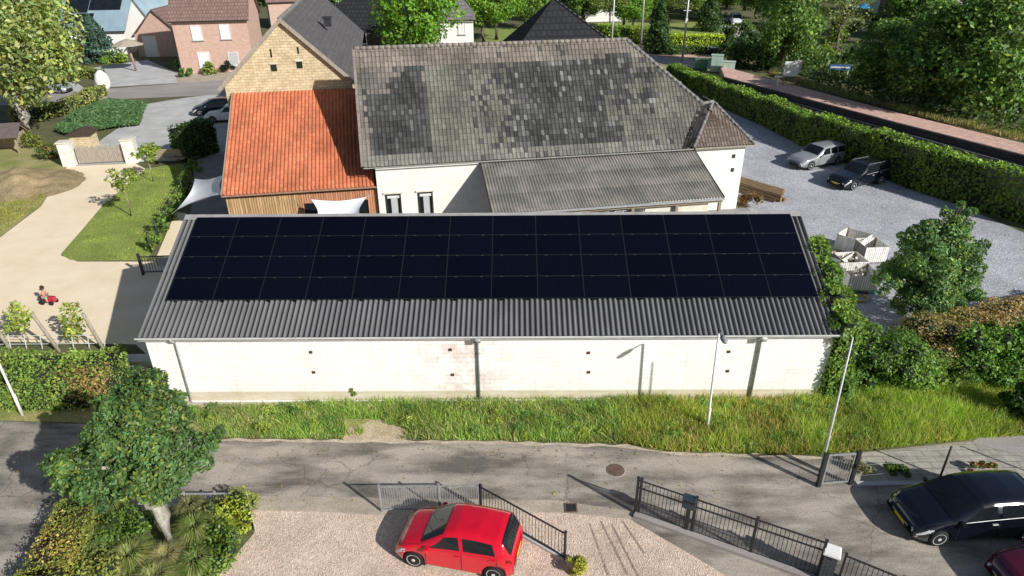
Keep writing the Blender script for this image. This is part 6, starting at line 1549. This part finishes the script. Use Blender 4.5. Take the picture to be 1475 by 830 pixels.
# ------------------------------------------------------------------ houses farther off
def window(parent, a, z, w, h, y, frame='white_metal', fill=None):
    mb = MB(); e = .09
    mb.box(a-w/2,y-.09,z,a-w/2+e,y-.002,z+h); mb.box(a+w/2-e,y-.09,z,a+w/2,y-.002,z+h); mb.box(a-w/2+e,y-.09,z,a+w/2-e,y-.002,z+e); mb.box(a-w/2+e,y-.09,z+h-e,a+w/2-e,y-.002,z+h)
    f = mb.build('window', M[frame], parent)
    g = MB(); g.box(a-w/2+e,y-.05,z+e,a+w/2-e,y-.004,z+h-e); g.build('pane', fill or M['glass'], f)
    s = MB(); s.box(a-w/2-.1,y-.16,z-.10,a+w/2+.1,y-.002,z-.002); s.build('sill', M['galv'], f)
    return f
def house(name, label, loc, rz, w, d, he, hr, wall, roof, over=.35, hip=0, cat='house'):
    t = thing(name, label, cat, loc, rz)
    mb = MB(); mb.box(0,0,0,w,.3,he); mb.box(0,d-.3,0,w,d,he)
    for x in (0, w-.3):
        if hip: mb.box(x,.3,0,x+.3,d-.3,he)
        else: mb.extr([(x,.3,0),(x,d-.3,0),(x,d-.3,he),(x,d/2,hr-.15),(x,.3,he)], (.3,0,0))
    mb.build('wall', wall, t)
    o = over; zz = he-(hr-he)*o/(d/2)
    if hip:
        A = [(-o,-o,zz),(w+o,-o,zz),(w+o,d+o,zz),(-o,d+o,zz),(hip,d/2,hr),(max(hip,w-hip),d/2,hr)]
        mb = MB(); mb.add(A, [(0,1,5,4),(1,2,5),(2,3,4,5),(3,0,4),(3,2,1,0)]); mb.build('roof', roof, t)
    else:
        for s_, y in ((-1, -o), (1, d+o)):
            mb = MB(); mb.extr([(-o,y,zz),(w+o,y,zz),(w+o,d/2,hr),(-o,d/2,hr)], (0,0,-.16)); mb.build('roof_slope', roof, t)
    mb = MB(); mb.box(-o,-o-.12,zz-.14,w+o,-o-.02,zz-.02); mb.build('gutter', M['dark_metal'], t)
    return t
m_pinkbrick = brickmat('pink_brick', (.64,.42,.34), (.56,.36,.29), (.56,.42,.34), .3, .11, .012, noise_amt=.12)
m_browntile = brickmat('brown_tile', (.27,.17,.145), (.22,.14,.12), (.13,.085,.075), .35, .4, .04, noise_amt=.2, plane='XY')
m_greytile = brickmat('grey_tile', (.21,.20,.19), (.16,.155,.15), (.09,.085,.08), .35, .4, .04, noise_amt=.25, plane='XY')
m_blacktile = brickmat('black_tile', (.022,.024,.03), (.014,.016,.02), (.006,.006,.008), .5, .42, .06, noise_amt=.25, plane='XY', bmp=.5)
m_darkbrick = brickmat('dark_house_brick', (.09,.075,.07), (.065,.055,.05), (.05,.045,.04), .3, .11, .012)
m_bluegrey = pm('blue_grey_roof', (.30,.40,.46), (.22,.31,.37), .6, .5, 4, (1,.2,1))
m_shutter = pm('white_shutter', (.84,.84,.83), (.76,.76,.75), .7, 3)
t = house('brick_house', 'pink brick house with brown tile roof and white shuttered windows', (-42.3,91), R(9), 9.0, 9, 6.7, 11.0, m_pinkbrick, m_browntile)
for a, z, w_, h_, fl in ((2.75,4.0,1.25,1.8,m_shutter),(6.2,4.05,1.25,1.8,m_shutter),(3.0,.6,1.45,2.0,m_shutter),(6.6,.75,1.25,1.7,m_blind)):
    window(t, a, z, w_, h_, 0, 'white_metal', fl)
    pass
mb = MB(); mb.tube([(-.12,-.25,5.9),(-.1,-.1,5.5),(-.1,-.08,0)], .07, 6); mb.build('downpipe', M['dark_metal'], t, True)
mb = MB(); mb.box(6.4,5.2,9.3,7.2,6.0,11.3); mb.build('chimney', m_pinkbrick, t)
t = house('garage', 'pink brick garage gable with a white door left of the pink house', (-47.6,104.5), R(92), 9, 6.6, 3.2, 6.5, m_pinkbrick, m_browntile, cat='garage')
mb = MB(); mb.box(-.08,3.7,0,-.003,5.6,2.9); mb.build('garage_door', m_shutter, t)
t = house('solar_house', 'house with blue grey roof and dark solar panels at the upper left', (-66.5,106), R(6), 9.5, 10, 3.6, 7.4, M['white_wall'], m_bluegrey)
for a0, a1, s0, s1 in ((.6,4.0,.55,.95),(4.1,8.6,.62,.95),(1.0,5.0,.25,.52)):
    zz0 = 3.6-(7.4-3.6)*.35/5
    def P_(a, s): return (a, -.35+s*5.35, zz0+s*(7.4-zz0)+.06)
    mb = MB(); mb.extr([P_(a0,s0),P_(a1,s0),P_(a1,s1),P_(a0,s1)], (0,0,.05)); mb.build('solar_panel', M['glass'], t)
window(t, 2.5, 1.0, 1.4, 1.4, 0); window(t, 6.5, 1.0, 1.4, 1.4, 0)
t = house('dark_house', 'dark timber gable house with pale blue roof behind the forecourt', (-60.5,116), R(50), 9, 9, 4.4, 9.2, M['dark_wood'], m_bluegrey)
window(t, 3, 1.5, 1.6, 1.6, 0); window(t, 6.5, 1.5, 1.6, 1.6, 0)
t = house('shaded_house', 'dark brick house in the shade with one white framed window', (-25.5,96), R(3), 13, 8, 5.0, 9.5, m_darkbrick, m_blacktile)
window(t, 5.6, 2.7, 1.5, 1.7, 0)
t = house('white_house', 'bright white house with grey hipped roof behind the farm ridge', (-14.2,99), R(4), 9.2, 9, 5.7, 10.5, M['white_wall'], m_greytile, hip=3.8)
window(t, 7.6, 3.4, 1.0, 1.9, 0, 'white_metal', m_shutter); window(t, 4.2, 3.4, 1.0, 1.5, 0); window(t, 2.0, .9, 1.2, 1.5, 0)
# black hip roofed house just behind the farm ridge
t = thing('black_roof_house', 'house with steep black tile hip roof behind the farmhouse ridge', 'house', (-1.5,60.5), R(9))
mb = MB(); mb.box(0,0,0,14.6,.3,4.5); mb.box(0,9.7,0,14.6,10,4.5); mb.box(0,.3,0,.3,9.7,4.5); mb.box(14.3,.3,0,14.6,9.7,4.5); mb.build('wall', M['white_wall'], t)
AP = (6.3,5.0,10.75)
mb = MB(); mb.add([(-.5,-.5,4.3),(15.1,-.5,4.3),(15.1,10.5,4.3),(-.5,10.5,4.3),AP], [(0,1,4),(1,2,4),(2,3,4),(3,0,4),(3,2,1,0)]); mb.build('roof', m_blacktile, t)
ridge('hip_ridge', (15.1,-.5,4.32), (AP[0],AP[1],AP[2]+.03), t, M['dark_metal'], .1, .5)
# pale buildings at the top edge
t = house('white_hall', 'long pale building at the top edge among the trees', (75,148), R(-12), 22, 9, 6.5, 8.0, M['white_wall'], m_greytile)
for k in range(5): window(t, 2.5+k*4.2, 2.5, 1.8, 1.8, 0)
t = house('white_bungalow', 'small white house at the top behind the dark trees', (13,141), R(6), 12, 8, 4.2, 7.5, M['white_wall'], m_greytile)
window(t, 3, 1.2, 1.6, 1.4, 0); window(t, 8, 1.2, 1.6, 1.4, 0)
t = house('brown_house', 'brown gable end of a house between the trees at the top right', (76,138), R(20), 9, 8, 5.0, 9.0, pm('brown_render', (.26,.20,.16), (.2,.15,.12), .9, 2), m_greytile)
window(t, 4, 2.2, 1.4, 1.5, 0)
t = house('corner_house', 'pale house glimpsed behind the willows at the right edge', (79,105), R(-5), 10, 8, 3.4, 6.5, M['cream_wall'], m_greytile)
window(t, 3, 1, 1.4, 1.4, 0)
t = house('roof_house', 'house with plum coloured roof right of the pink brick house', (-44,134), R(20), 10, 9, 5.0, 9.5, m_pinkbrick, m_browntile)
bt = (69.424, 144.027)
t = thing('garden_parasol', 'blue folded parasol in a garden at the top right', 'parasol', bt)
mb = MB(); mb.tube([(0,0,0),(0,0,2.6)], .06, 6); mb.build('pole', M['galv'], t, True)
mb = MB(); mb.lathe([(1.5,-.4),(1.4,-.3),(.7,.2),(.03,.5)], (0,0,2.3), 8); mb.build('canopy', pm('blue_cloth', (.02,.25,.55), (.015,.18,.42), .8, 2), t)
hatch('parked_car', 'white car glimpsed between the dark trees behind the platform', (44.175, 80.039), R(-160), 4.2, 1.75, 1.5, whitep, fine=.12)

# ------------------------------------------------------------------ light, sky, camera
world = bpy.data.worlds.new('World'); scene.world = world; world.use_nodes = True
wn, wl_ = world.node_tree.nodes, world.node_tree.links
sky = wn.new('ShaderNodeTexSky'); sky.sky_type = 'NISHITA'; sky.sun_disc = False
ELEV = R(30); AZ = R(180-49)
sky.sun_elevation = ELEV; sky.sun_rotation = AZ
wl_.new(sky.outputs[0], wn['Background'].inputs['Color']); wn['Background'].inputs['Strength'].default_value = .068
sun = bpy.data.lights.new('sun', 'SUN'); sun.energy = 5.0; sun.angle = R(.5); sun.color = (1.0, .975, .925)
so = bpy.data.objects.new('sun', sun); COL.objects.link(so)
sd = Vector((math.sin(AZ)*math.cos(ELEV), math.cos(AZ)*math.cos(ELEV), math.sin(ELEV)))
so.rotation_euler = sd.to_track_quat('Z', 'Y').to_euler(); so.location = (30, -30, 40)
cam = bpy.data.cameras.new('camera'); cam.lens = 23.99; cam.sensor_width = 36; cam.clip_end = 4000; cam.clip_start = .1
co = bpy.data.objects.new('camera', cam); COL.objects.link(co)
co.matrix_world = Matrix.Translation((0,0,16.5)) @ Matrix.Rotation(R(90-27.92),4,'X') @ Matrix.Rotation(R(-.463),4,'Z')
scene.camera = co
scene.view_settings.view_transform = 'Standard'; scene.view_settings.look = 'None'; scene.view_settings.exposure = 0; scene.view_settings.gamma = 1
scene.cycles.max_bounces = 6; scene.cycles.diffuse_bounces = 3; scene.cycles.glossy_bounces = 3; scene.cycles.transmission_bounces = 3; scene.cycles.transparent_max_bounces = 6
